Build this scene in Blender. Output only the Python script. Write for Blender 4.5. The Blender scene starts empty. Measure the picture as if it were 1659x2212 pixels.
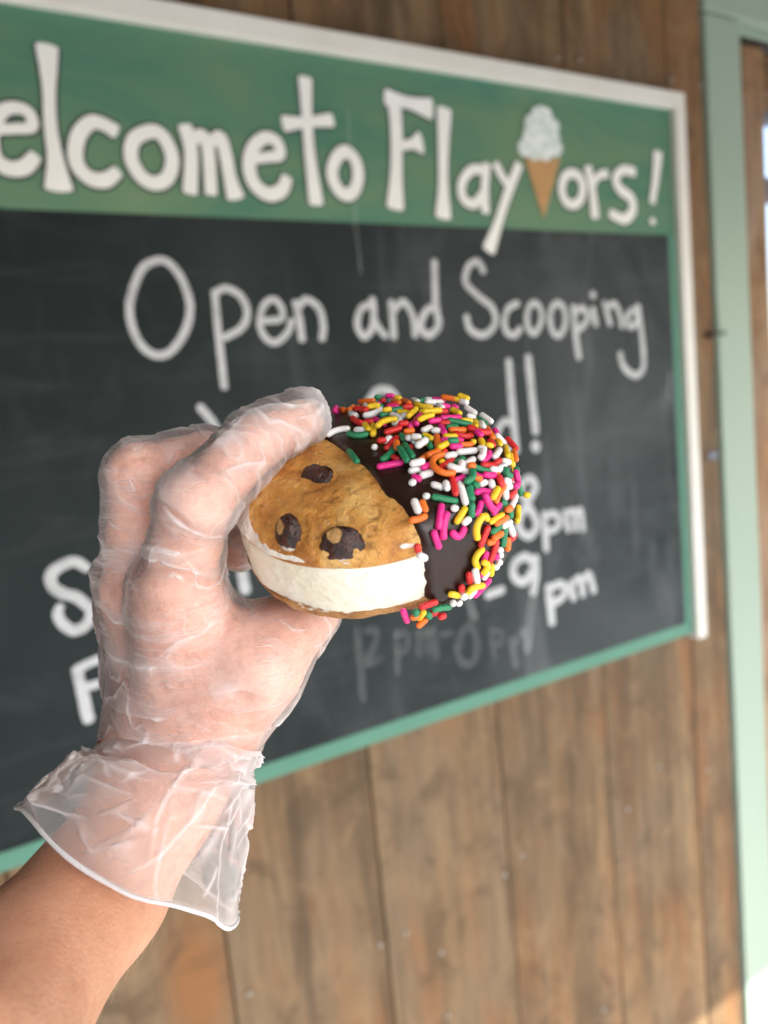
import bpy, bmesh, math, random
import numpy as np
from mathutils import Matrix, Vector
random.seed(3)
sc = bpy.context.scene
COL = sc.collection
CAM_LOC = (0, -1.13404, 1.75)
CAM_ROT = ((0.8527, -0.513604, -0.095463), (0.150111, 0.065864, 0.986473), (-0.500369, -0.855496, 0.13326))   # right, up, back

# ------------------------------------------------------------------ camera, light, exposure
cd = bpy.data.cameras.new('camera'); cam = bpy.data.objects.new('camera', cd); COL.objects.link(cam)
m3 = Matrix(CAM_ROT).transposed()
cam.matrix_world = Matrix.Translation(CAM_LOC) @ m3.to_4x4()
cd.sensor_fit = 'VERTICAL'; cd.sensor_height = 36.0; cd.sensor_width = 27.0
cd.lens = 36.0 * 1690 / 2212
cd.clip_start = 0.02; cd.clip_end = 500
cd.dof.use_dof = True; cd.dof.focus_distance = 0.238; cd.dof.aperture_fstop = 9.0; cd.dof.aperture_blades = 0
sc.camera = cam

SUN_EL, SUN_AZ = math.radians(45.0), math.radians(14)      # in front of the wall, a little to the right
world = bpy.data.worlds.new('World'); sc.world = world; world.use_nodes = True
wn = world.node_tree; wn.nodes.clear()
wo = wn.nodes.new('ShaderNodeOutputWorld'); wb = wn.nodes.new('ShaderNodeBackground'); sk = wn.nodes.new('ShaderNodeTexSky')
sk.sky_type = 'NISHITA'; sk.sun_disc = False; sk.sun_elevation = SUN_EL
sk.sun_rotation = math.pi - SUN_AZ
sk.dust_density = 3.0
wb.inputs['Strength'].default_value = 0.15
wn.links.new(sk.outputs[0], wb.inputs[0]); wn.links.new(wb.outputs[0], wo.inputs[0])
sl = bpy.data.lights.new('sun', 'SUN'); sun = bpy.data.objects.new('sun', sl); COL.objects.link(sun)
sl.energy = 4.0; sl.angle = math.radians(0.5); sl.color = (1.0, 0.97, 0.92)
to_sun = Vector((math.sin(SUN_AZ) * math.cos(SUN_EL), -math.cos(SUN_AZ) * math.cos(SUN_EL), math.sin(SUN_EL)))
sun.rotation_euler = to_sun.to_track_quat('Z', 'Y').to_euler()
sun.location = to_sun * 20
vs = sc.view_settings
vs.view_transform = 'Standard'; vs.look = 'None'; vs.gamma = 1.0; vs.use_curve_mapping = False; vs.exposure = 1.95
sc.render.film_transparent = False
sc.cycles.use_denoising = True
sc.cycles.max_bounces = 10; sc.cycles.transparent_max_bounces = 24

# ------------------------------------------------------------------ data
# lettering in board metres: (character, strokes); a stroke is (closed, ((x, z, width), ...))
PAINTED = (
  ('W', ((0, ((0.0502, 2.2546, 0.0153), (0.045, 2.1018, 0.0158))), (0, ((0.045, 2.1018, 0.0147), (0.0834, 2.2076, 0.0148))), (0, ((0.0834, 2.2076, 0.0148), (0.0917, 2.097, 0.0151))), (0, ((0.0917, 2.097, 0.0161), (0.1352, 2.2309, 0.0161))))),
  ('e', ((0, ((0.1442, 2.1356, 0.0136), (0.1683, 2.1382, 0.0129), (0.1889, 2.1424, 0.0139), (0.1881, 2.1587, 0.0146), (0.1741, 2.1638, 0.015), (0.1578, 2.1582, 0.0161), (0.1437, 2.1394, 0.0185), (0.1385, 2.1176, 0.0181), (0.1417, 2.0974, 0.0191), (0.157, 2.0891, 0.0192), (0.1744, 2.0931, 0.0194), (0.1882, 2.1073, 0.0165))),)),
  ('l', ((0, ((0.2211, 2.2423, 0.0276), (0.2188, 2.2143, 0.0211), (0.2156, 2.1856, 0.0157), (0.2116, 2.1456, 0.0161), (0.2118, 2.1057, 0.0203), (0.2109, 2.0687, 0.0356))),)),
  ('c', ((0, ((0.2937, 2.1458, 0.0195), (0.2784, 2.1536, 0.0176), (0.2636, 2.1549, 0.0183), (0.2467, 2.1398, 0.0195), (0.2378, 2.1166, 0.0195), (0.2394, 2.0964, 0.0192), (0.2524, 2.0835, 0.0193), (0.2708, 2.0823, 0.0199), (0.289, 2.0946, 0.0156))),)),
  ('o', ((1, ((0.3421, 2.1505, 0.019), (0.3567, 2.1447, 0.0191), (0.3653, 2.124, 0.0193), (0.3635, 2.1047, 0.0194), (0.353, 2.0884, 0.0193), (0.3358, 2.0819, 0.0192), (0.3196, 2.09, 0.0191), (0.31, 2.1081, 0.0188), (0.3103, 2.1245, 0.0188), (0.3192, 2.1404, 0.0189))),)),
  ('m', ((0, ((0.3895, 2.1619, 0.0207), (0.3941, 2.1286, 0.0196), (0.3855, 2.0726, 0.0216))), (0, ((0.3974, 2.1434, 0.0162), (0.4127, 2.1507, 0.0187), (0.4194, 2.1305, 0.0188), (0.4158, 2.0724, 0.0185))), (0, ((0.4264, 2.1433, 0.0164), (0.4394, 2.1506, 0.019), (0.4445, 2.1275, 0.0199), (0.4472, 2.0953, 0.0201), (0.4522, 2.0692, 0.0277))))),
  ('e', ((0, ((0.4872, 2.1251, 0.0145), (0.5106, 2.1294, 0.0152), (0.5301, 2.1344, 0.0173), (0.5278, 2.1517, 0.0178), (0.5096, 2.1565, 0.018), (0.4886, 2.1409, 0.0194), (0.4789, 2.1149, 0.0208), (0.4842, 2.0899, 0.0205), (0.504, 2.0761, 0.0207), (0.5267, 2.0833, 0.0209), (0.5379, 2.1021, 0.0175))),)),
  ('t', ((0, ((0.5854, 2.248, 0.0229), (0.5821, 2.1948, 0.018), (0.5803, 2.1412, 0.0181), (0.5824, 2.0667, 0.0248))), (0, ((0.542, 2.1791, 0.024), (0.5793, 2.1845, 0.0153), (0.6244, 2.1921, 0.0208))))),
  ('o', ((1, ((0.6427, 2.1473, 0.0199), (0.6581, 2.1367, 0.02), (0.6622, 2.1139, 0.02), (0.6528, 2.091, 0.0201), (0.6376, 2.0818, 0.02), (0.6222, 2.0907, 0.0199), (0.6151, 2.113, 0.0197), (0.6259, 2.1364, 0.0198))),)),
  ('F', ((0, ((0.7414, 2.2319, 0.0244), (0.7413, 2.1875, 0.023), (0.7343, 2.1247, 0.0224), (0.726, 2.0673, 0.0332))), (0, ((0.7267, 2.2368, 0.0264), (0.7695, 2.2321, 0.0194), (0.8127, 2.2272, 0.035))), (0, ((0.7498, 2.1642, 0.0165), (0.7699, 2.1689, 0.0174), (0.7857, 2.1718, 0.0372))))),
  ('l', ((0, ((0.8406, 2.2293, 0.03), (0.8316, 2.1634, 0.0217), (0.8256, 2.1063, 0.021), (0.8204, 2.0562, 0.033))),)),
  ('a', ((0, ((0.9158, 2.1374, 0.0177), (0.8882, 2.1356, 0.0175), (0.8654, 2.1127, 0.0174), (0.866, 2.0879, 0.0175), (0.888, 2.0797, 0.0176), (0.9108, 2.0985, 0.0178))), (0, ((0.9223, 2.1475, 0.0177), (0.9135, 2.1028, 0.0177), (0.9116, 2.0668, 0.0186))))),
  ('y', ((0, ((0.9422, 2.1501, 0.0161), (0.9545, 2.1306, 0.0163), (0.9709, 2.1102, 0.0148))), (0, ((0.9959, 2.1525, 0.0189), (0.9627, 2.0969, 0.0189), (0.938, 2.0486, 0.0188), (0.9125, 2.0029, 0.027))))),
  ('o', ((1, ((1.1241, 2.1456, 0.0181), (1.1431, 2.14, 0.0182), (1.1505, 2.1199, 0.0183), (1.1407, 2.0975, 0.0183), (1.1192, 2.0888, 0.0182), (1.102, 2.097, 0.0181), (1.0962, 2.117, 0.0181), (1.1056, 2.1377, 0.018))),)),
  ('r', ((0, ((1.167, 2.1598, 0.0201), (1.1753, 2.1167, 0.0185), (1.178, 2.0682, 0.0222))), (0, ((1.1798, 2.1308, 0.0132), (1.1945, 2.1455, 0.015), (1.2173, 2.1506, 0.0186))))),
  ('s', ((0, ((1.2949, 2.1584, 0.02), (1.261, 2.16, 0.0189), (1.2401, 2.1436, 0.0188), (1.2511, 2.1231, 0.0208), (1.2797, 2.1088, 0.021), (1.2821, 2.084, 0.0219), (1.2573, 2.0677, 0.0209), (1.2196, 2.0777, 0.018))),)),
  ('!', ((0, ((1.3655, 2.2008, 0.0259), (1.3563, 2.1555, 0.0204), (1.3412, 2.1021, 0.0168))), (0, ((1.3381, 2.0706, 0.0159), (1.3405, 2.0619, 0.016))))))
CHALK = (
  ('O', 1, ((1, ((0.3291, 1.9797, 0.0116), (0.3038, 1.9674, 0.0115), (0.2858, 1.9348, 0.0115), (0.2794, 1.9107, 0.0115), (0.2822, 1.8815, 0.0116), (0.294, 1.8589, 0.0117), (0.3129, 1.85, 0.0118), (0.3347, 1.8595, 0.0119), (0.3568, 1.8889, 0.012), (0.3647, 1.919, 0.012), (0.3595, 1.949, 0.0118), (0.347, 1.9713, 0.0117))),)),
  ('p', 1, ((0, ((0.4035, 1.9356, 0.0111), (0.4016, 1.8721, 0.0113), (0.4006, 1.8005, 0.0114))), (0, ((0.4057, 1.9356, 0.0111), (0.4227, 1.9406, 0.0112), (0.4434, 1.928, 0.0113), (0.4495, 1.9044, 0.0114), (0.4378, 1.8838, 0.0114), (0.4111, 1.8712, 0.0113))))),
  ('e', 1, ((0, ((0.4719, 1.8933, 0.0105), (0.5031, 1.8957, 0.0106), (0.5051, 1.9125, 0.0106), (0.4941, 1.9242, 0.0106), (0.4776, 1.9157, 0.0105), (0.4672, 1.8908, 0.0105), (0.4733, 1.8694, 0.0106), (0.4898, 1.8607, 0.0107), (0.511, 1.8747, 0.0107), (0.52, 1.892, 0.0107))),)),
  ('n', 1, ((0, ((0.5293, 1.9188, 0.0118), (0.5331, 1.8944, 0.0119), (0.534, 1.8638, 0.0119))), (0, ((0.5337, 1.912, 0.0118), (0.5488, 1.9234, 0.0119), (0.5688, 1.9086, 0.012), (0.5726, 1.8823, 0.0121), (0.5682, 1.8636, 0.0121))))),
  ('a', 1, ((0, ((0.6656, 1.9157, 0.0117), (0.6438, 1.9069, 0.0117), (0.6338, 1.8825, 0.0116), (0.6442, 1.863, 0.0117), (0.6613, 1.8786, 0.0118), (0.6678, 1.9095, 0.0118))), (0, ((0.6662, 1.9219, 0.0118), (0.6679, 1.8846, 0.0118), (0.6842, 1.8637, 0.0119))))),
  ('n', 1, ((0, ((0.7014, 1.9167, 0.0119), (0.7011, 1.89, 0.012), (0.7005, 1.8609, 0.012))), (0, ((0.7052, 1.9025, 0.012), (0.7244, 1.9173, 0.0121), (0.7412, 1.8937, 0.0121), (0.7425, 1.8626, 0.0123))))),
  ('d', 1, ((0, ((0.7942, 1.9814, 0.0128), (0.7898, 1.9137, 0.0129), (0.7921, 1.8778, 0.013), (0.7702, 1.8615, 0.0129), (0.755, 1.8757, 0.0129), (0.7684, 1.9011, 0.0128), (0.7914, 1.9088, 0.0129))),)),
  ('S', 1, ((0, ((0.8973, 1.9674, 0.0127), (0.8867, 1.983, 0.0126), (0.8653, 1.9739, 0.0126), (0.8567, 1.9474, 0.0125), (0.8809, 1.9249, 0.0126), (0.9116, 1.9032, 0.0129), (0.9147, 1.8758, 0.0129), (0.8872, 1.8573, 0.0129), (0.8588, 1.8674, 0.0127), (0.8524, 1.8894, 0.0127))),)),
  ('c', 1, ((0, ((0.9697, 1.9101, 0.0125), (0.9488, 1.9025, 0.0124), (0.9362, 1.8804, 0.0124), (0.941, 1.8595, 0.0124), (0.9589, 1.8547, 0.0125), (0.9719, 1.8654, 0.0126))),)),
  ('o', 1, ((1, ((1.011, 1.9108, 0.0121), (1.0242, 1.8993, 0.0122), (1.0247, 1.8779, 0.0121), (1.0084, 1.8571, 0.0121), (0.9945, 1.8612, 0.0121), (0.9894, 1.8824, 0.012), (0.997, 1.9033, 0.012))),)),
  ('o', 1, ((1, ((1.069, 1.9091, 0.0123), (1.0829, 1.8981, 0.0123), (1.0847, 1.8727, 0.0124), (1.0688, 1.8507, 0.0124), (1.0519, 1.8556, 0.0123), (1.0458, 1.881, 0.0123), (1.0536, 1.9022, 0.0122))),)),
  ('p', 1, ((0, ((1.1074, 1.9012, 0.0138), (1.1091, 1.85, 0.014), (1.1132, 1.8073, 0.0141))), (0, ((1.1129, 1.8938, 0.0131), (1.1327, 1.8978, 0.0132), (1.1425, 1.8784, 0.0133), (1.1176, 1.8589, 0.0133))))),
  ('i', 1, ((0, ((1.1587, 1.8966, 0.0134), (1.1637, 1.8674, 0.0134))), (0, ((1.1596, 1.9254, 0.0147), (1.1613, 1.9217, 0.0147))))),
  ('n', 1, ((0, ((1.1904, 1.9072, 0.0128), (1.1964, 1.8883, 0.0128), (1.2029, 1.8674, 0.0129))), (0, ((1.1972, 1.8977, 0.0128), (1.2185, 1.9059, 0.0128), (1.2316, 1.8837, 0.013), (1.2354, 1.8615, 0.0131))))),
  ('g', 1, ((0, ((1.2791, 1.8961, 0.0132), (1.2538, 1.8832, 0.0131), (1.256, 1.8608, 0.0131), (1.275, 1.8653, 0.0132), (1.2832, 1.8902, 0.0132))), (0, ((1.2839, 1.8998, 0.0139), (1.2923, 1.8277, 0.0141), (1.2907, 1.7767, 0.0142), (1.2644, 1.7633, 0.0142), (1.2347, 1.7818, 0.014), (1.2261, 1.8074, 0.0139))))),
  ('Y', 1, ((0, ((0.3611, 1.7738, 0.0124), (0.3762, 1.7511, 0.0126), (0.3878, 1.7208, 0.0127))), (0, ((0.4154, 1.7571, 0.0116), (0.397, 1.7369, 0.0115), (0.3816, 1.684, 0.0116))))),
  ('e', 1, ((0, ((0.4209, 1.6966, 0.0105), (0.4469, 1.6971, 0.0105), (0.4454, 1.7148, 0.0105), (0.4307, 1.7163, 0.0104), (0.419, 1.6933, 0.0105), (0.4292, 1.6746, 0.0105), (0.4485, 1.6793, 0.0105))),)),
  ('a', 1, ((0, ((0.4914, 1.717, 0.0106), (0.4734, 1.7083, 0.0106), (0.4714, 1.6801, 0.0106), (0.4887, 1.6816, 0.0107), (0.493, 1.7169, 0.0107))),)),
  ('r', 1, ((0, ((0.5155, 1.7217, 0.0107), (0.5155, 1.6821, 0.0109))), (0, ((0.5182, 1.7107, 0.0108), (0.5397, 1.723, 0.0109))))),
  ('R', 1, ((0, ((0.6443, 1.7576, 0.0139), (0.6435, 1.7085, 0.014), (0.6422, 1.6548, 0.0141))), (0, ((0.6407, 1.7599, 0.0138), (0.6608, 1.7768, 0.0139), (0.6868, 1.7708, 0.0141), (0.6939, 1.7453, 0.0142), (0.674, 1.7221, 0.0141), (0.6487, 1.7121, 0.014))), (0, ((0.6582, 1.7112, 0.0141), (0.6867, 1.6579, 0.0143))))),
  ('o', 1, ((1, ((0.7317, 1.6997, 0.0128), (0.7457, 1.6854, 0.0129), (0.7378, 1.6605, 0.013), (0.717, 1.6586, 0.0129), (0.7148, 1.6844, 0.0127))),)),
  ('u', 1, ((0, ((0.7708, 1.7001, 0.013), (0.7725, 1.6652, 0.0131), (0.7934, 1.6607, 0.0132), (0.8057, 1.7011, 0.0132))), (0, ((0.8057, 1.7011, 0.0132), (0.8071, 1.6614, 0.0133))))),
  ('n', 1, ((0, ((0.8356, 1.6982, 0.0133), (0.8371, 1.658, 0.0134))), (0, ((0.84, 1.6867, 0.0134), (0.861, 1.7002, 0.0134), (0.868, 1.6568, 0.0136))))),
  ('d', 1, ((0, ((0.9396, 1.8087, 0.0144), (0.94, 1.7385, 0.0146), (0.942, 1.6464, 0.0149))), (0, ((0.9361, 1.6977, 0.0129), (0.9158, 1.7019, 0.0129), (0.8989, 1.6785, 0.0128), (0.9021, 1.6508, 0.0129), (0.9315, 1.6498, 0.013))))),
  ('!', 1, ((0, ((0.9861, 1.8131, 0.0156), (0.9889, 1.744, 0.0158), (0.9918, 1.6761, 0.0159))), (0, ((0.9883, 1.6516, 0.0204), (0.9904, 1.6466, 0.0204))))),
  ('8', 1, ((1, ((0.9673, 1.5918, 0.0161), (0.9824, 1.5732, 0.0161), (0.9616, 1.5499, 0.0161), (0.9334, 1.5114, 0.016), (0.9554, 1.484, 0.0162), (0.9791, 1.5041, 0.0162), (0.9581, 1.5457, 0.0161), (0.9438, 1.576, 0.0159))),)),
  ('p', 1, ((0, ((0.9983, 1.5204, 0.0144), (0.9985, 1.4523, 0.0147))), (0, ((1.0025, 1.5174, 0.0137), (1.028, 1.5149, 0.0138), (1.0345, 1.4928, 0.0139), (1.0059, 1.4842, 0.0137))))),
  ('m', 1, ((0, ((1.0511, 1.5173, 0.0129), (1.0577, 1.4791, 0.013))), (0, ((1.0572, 1.5114, 0.0129), (1.074, 1.5138, 0.013), (1.0763, 1.4776, 0.0131))), (0, ((1.0815, 1.5077, 0.0131), (1.0922, 1.5135, 0.0131), (1.0956, 1.4744, 0.0132))))),
  ('-', 1, ((0, ((0.8505, 1.3933, 0.0158), (0.8844, 1.3958, 0.0161))),)),
  ('9', 1, ((0, ((0.9633, 1.4343, 0.0173), (0.9427, 1.4477, 0.0171), (0.9173, 1.438, 0.0169), (0.9151, 1.4145, 0.017), (0.9383, 1.4003, 0.0172), (0.9619, 1.4199, 0.0173))), (0, ((0.9701, 1.4403, 0.0173), (0.9668, 1.4044, 0.0174), (0.9579, 1.3768, 0.0174))))),
  ('9', 0.35, ((0, ((0.9579, 1.3768, 0.0201), (0.9446, 1.3207, 0.0202), (0.9358, 1.2733, 0.0202))),)),
  ('p', 1, ((0, ((0.9964, 1.3787, 0.0176), (0.9997, 1.3081, 0.0178))), (0, ((0.9993, 1.3757, 0.0158), (1.0309, 1.3777, 0.0159), (1.0369, 1.3554, 0.0161), (1.0029, 1.3435, 0.0159))))),
  ('m', 1, ((0, ((1.0533, 1.3748, 0.0151), (1.0599, 1.343, 0.0153))), (0, ((1.0583, 1.3712, 0.0151), (1.0794, 1.3797, 0.0152), (1.0847, 1.3454, 0.0153))), (0, ((1.0868, 1.3706, 0.0153), (1.1037, 1.3826, 0.0153), (1.1146, 1.3469, 0.0154))))),
  ('1', 0.45, ((0, ((0.8075, 1.3939, 0.0156), (0.8151, 1.3572, 0.0157))),)),
  ('1', 0.22, ((0, ((0.5763, 1.3918, 0.0111), (0.5765, 1.3313, 0.0112), (0.5746, 1.2728, 0.0113))),)),
  ('2', 0.22, ((0, ((0.5921, 1.3838, 0.0104), (0.6094, 1.3862, 0.0105), (0.6092, 1.3623, 0.0105), (0.587, 1.3307, 0.0104), (0.6156, 1.3322, 0.0105))),)),
  ('p', 0.22, ((0, ((0.6499, 1.3702, 0.0106), (0.6472, 1.2996, 0.0107))), (0, ((0.6521, 1.3674, 0.0098), (0.6718, 1.3606, 0.01), (0.6674, 1.3348, 0.01), (0.651, 1.3344, 0.0099))))),
  ('m', 0.22, ((0, ((0.6925, 1.3602, 0.0101), (0.6933, 1.3193, 0.0101))), (0, ((0.6971, 1.3546, 0.0101), (0.7109, 1.3604, 0.0101), (0.7118, 1.3192, 0.0102))), (0, ((0.7162, 1.3501, 0.0102), (0.7265, 1.3567, 0.0101), (0.7266, 1.3064, 0.0103))))),
  ('-', 0.2, ((0, ((0.744, 1.3435, 0.0103), (0.7632, 1.3436, 0.0104))),)),
  ('8', 0.24, ((1, ((0.8028, 1.3483, 0.0122), (0.8168, 1.3168, 0.0123), (0.8072, 1.2788, 0.0123), (0.7846, 1.2799, 0.0123), (0.773, 1.304, 0.0122), (0.7844, 1.3339, 0.0122))),)),
  ('p', 0.2, ((0, ((0.8528, 1.3273, 0.0106), (0.8535, 1.2743, 0.0107))), (0, ((0.8554, 1.3243, 0.0107), (0.8758, 1.3195, 0.0107), (0.8725, 1.2986, 0.0108), (0.8558, 1.2978, 0.0107))))),
  ('m', 0.3, ((0, ((0.8978, 1.2973, 0.0145), (0.9022, 1.2472, 0.0146))), (0, ((0.9063, 1.2904, 0.0137), (0.9297, 1.3093, 0.0137), (0.9318, 1.2644, 0.0138))))),
  ('S', 1, ((0, ((0.1761, 1.5719, 0.0128), (0.162, 1.5836, 0.0142), (0.1426, 1.5804, 0.0149), (0.1305, 1.5717, 0.0156), (0.1298, 1.5566, 0.0149), (0.1406, 1.5442, 0.0151), (0.1583, 1.5344, 0.0147), (0.1728, 1.513, 0.0145), (0.1658, 1.4962, 0.0149), (0.1489, 1.4905, 0.0148), (0.1362, 1.5021, 0.0143), (0.1312, 1.517, 0.0135), (0.1352, 1.5264, 0.011))),)),
  ('u', 1, ((0, ((0.2237, 1.5838, 0.0134), (0.2229, 1.5411, 0.0135), (0.2403, 1.5276, 0.0137), (0.2572, 1.5811, 0.0137))), (0, ((0.2572, 1.5811, 0.0137), (0.257, 1.5309, 0.0138))))),
  ('n', 1, ((0, ((0.2945, 1.5879, 0.0138), (0.2927, 1.5339, 0.014))), (0, ((0.2979, 1.5738, 0.0139), (0.3181, 1.5873, 0.014), (0.3206, 1.5388, 0.0142))))),
  ('i', 1, ((0, ((0.3932, 1.5248, 0.016), (0.3954, 1.4956, 0.016))),)),
  ('F', 1, ((0, ((0.1442, 1.4364, 0.0142), (0.1465, 1.4048, 0.015), (0.1491, 1.3647, 0.0164))), (0, ((0.1454, 1.437, 0.0126), (0.1632, 1.4421, 0.0127), (0.1832, 1.4433, 0.0128))), (0, ((0.1479, 1.4089, 0.013), (0.1636, 1.4099, 0.0122), (0.1837, 1.4108, 0.0123))))),
  ('r', 1, ((0, ((0.2337, 1.431, 0.0151), (0.2328, 1.3762, 0.0152))), (0, ((0.2369, 1.4164, 0.0139), (0.2634, 1.4304, 0.014))))),
  ('i', 1, ((0, ((0.2977, 1.4324, 0.0142), (0.2981, 1.3829, 0.0143))),)),
  ("'", 0.4, ((0, ((1.3706, 1.7599, 0.01), (1.3611, 1.7118, 0.0101))),)))
DRIP = (0, ((0.6523, 2.2085, 0.0047), (0.651, 2.1257, 0.0047), (0.6471, 2.0415, 0.0047), (0.6491, 1.9632, 0.0048)))
CONE = ((1.0099, 2.1634), (1.0958, 2.1696), (1.0456, 2.0602))
PUFFS = (((1.0115, 2.1808), 0.0148), ((1.0321, 2.1781), 0.0158), ((1.0596, 2.1802), 0.0168), ((1.0861, 2.1875), 0.0151), ((1.0222, 2.1997), 0.0147), ((1.0493, 2.2011), 0.0175), ((1.0802, 2.2046), 0.015), ((1.0302, 2.2219), 0.0156), ((1.0575, 2.2244), 0.0192), ((1.082, 2.2245), 0.0132), ((1.0438, 2.2396), 0.0131), ((1.0664, 2.2418), 0.0123), ((1.055, 2.2501), 0.0069))
NAILS = ((0.326, 0.844), (0.568, 0.815), (0.621, 0.815), (0.691, 0.744), (0.85, 0.833), (0.895, 0.856), (1.194, 0.844), (1.459, 0.845), (1.085, 0.422), (0.692, 0.613), (1.552, 0.847), (1.297, 0.907), (1.124, 2.356), (1.182, 2.361), (1.441, 2.356), (1.533, 2.354), (1.534, 2.489), (1.534, 2.356), (1.551, 2.12), (1.544, 1.622))
# hand and forearm: chains of (x, y, z, radius)
HAND = {
  'index': ((0.0617, -0.899, 1.7012, 0.0118), (0.0668, -0.9146, 1.7287, 0.0102), (0.0876, -0.9123, 1.7427, 0.0084), (0.1029, -0.9129, 1.7476, 0.0075)),
  'middle': ((0.0565, -0.8725, 1.6977, 0.0118), (0.0607, -0.8782, 1.7363, 0.01), (0.0841, -0.8763, 1.7392, 0.0085), (0.1, -0.8765, 1.7373, 0.0072)),
  'ring': ((0.0588, -0.8483, 1.6892, 0.0112), (0.0664, -0.8386, 1.7195, 0.0092), (0.0829, -0.8543, 1.7112, 0.008), (0.0916, -0.8731, 1.7054, 0.007)),
  'little': ((0.0612, -0.8329, 1.677, 0.01), (0.0696, -0.8246, 1.7015, 0.0078), (0.0818, -0.8363, 1.6948, 0.007), (0.0882, -0.8464, 1.6916, 0.0062)),
  'thumb': ((0.0688, -0.897, 1.6541, 0.015), (0.0829, -0.9059, 1.6727, 0.0132), (0.0938, -0.9039, 1.6809, 0.0112), (0.1041, -0.9051, 1.6859, 0.0088)),
  'palm_index': ((0.0622, -0.897, 1.7008, 0.0122), (0.0627, -0.8884, 1.6485, 0.0165)),
  'palm_middle': ((0.0566, -0.8715, 1.6967, 0.0122), (0.0613, -0.8776, 1.6453, 0.0165)),
  'palm_ring': ((0.0586, -0.8483, 1.6883, 0.0118), (0.0607, -0.865, 1.6413, 0.0165)),
  'palm_little': ((0.0603, -0.8337, 1.6755, 0.011), (0.0612, -0.8553, 1.6379, 0.015)),
  'web': ((0.0647, -0.8963, 1.696, 0.01), (0.0759, -0.9001, 1.6761, 0.0105), (0.081, -0.9037, 1.6719, 0.0105)),
  'forearm': ((0.0634, -0.8742, 1.6452, 0.0205), (0.0503, -0.8787, 1.6272, 0.02), (0.0269, -0.8941, 1.6127, 0.0206), (-0.001, -0.9182, 1.6086, 0.0228), (-0.0155, -0.9479, 1.611, 0.0262))}
CUFF = (((0.0386, -0.8651, 1.6482), (0.0865, -0.8941, 1.6416), (0.0561, -0.9053, 1.6541), (0.0691, -0.8538, 1.636)), ((0.0358, -0.8651, 1.645), (0.0825, -0.8936, 1.6375), (0.0527, -0.9062, 1.6507), (0.0657, -0.8524, 1.6322)), ((0.0297, -0.8652, 1.6438), (0.0773, -0.8949, 1.6315), (0.0471, -0.9087, 1.6473), (0.06, -0.8514, 1.6288)), ((0.0211, -0.8666, 1.64), (0.0712, -0.8989, 1.6208), (0.0401, -0.9127, 1.6406), (0.0523, -0.8527, 1.6212)), ((0.0144, -0.869, 1.6372), (0.0657, -0.9034, 1.609), (0.0343, -0.9174, 1.6341), (0.046, -0.8549, 1.6135)), ((0.0117, -0.8711, 1.6359), (0.0618, -0.9066, 1.5959), (0.0312, -0.9206, 1.6276), (0.0425, -0.857, 1.6059)))
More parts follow.
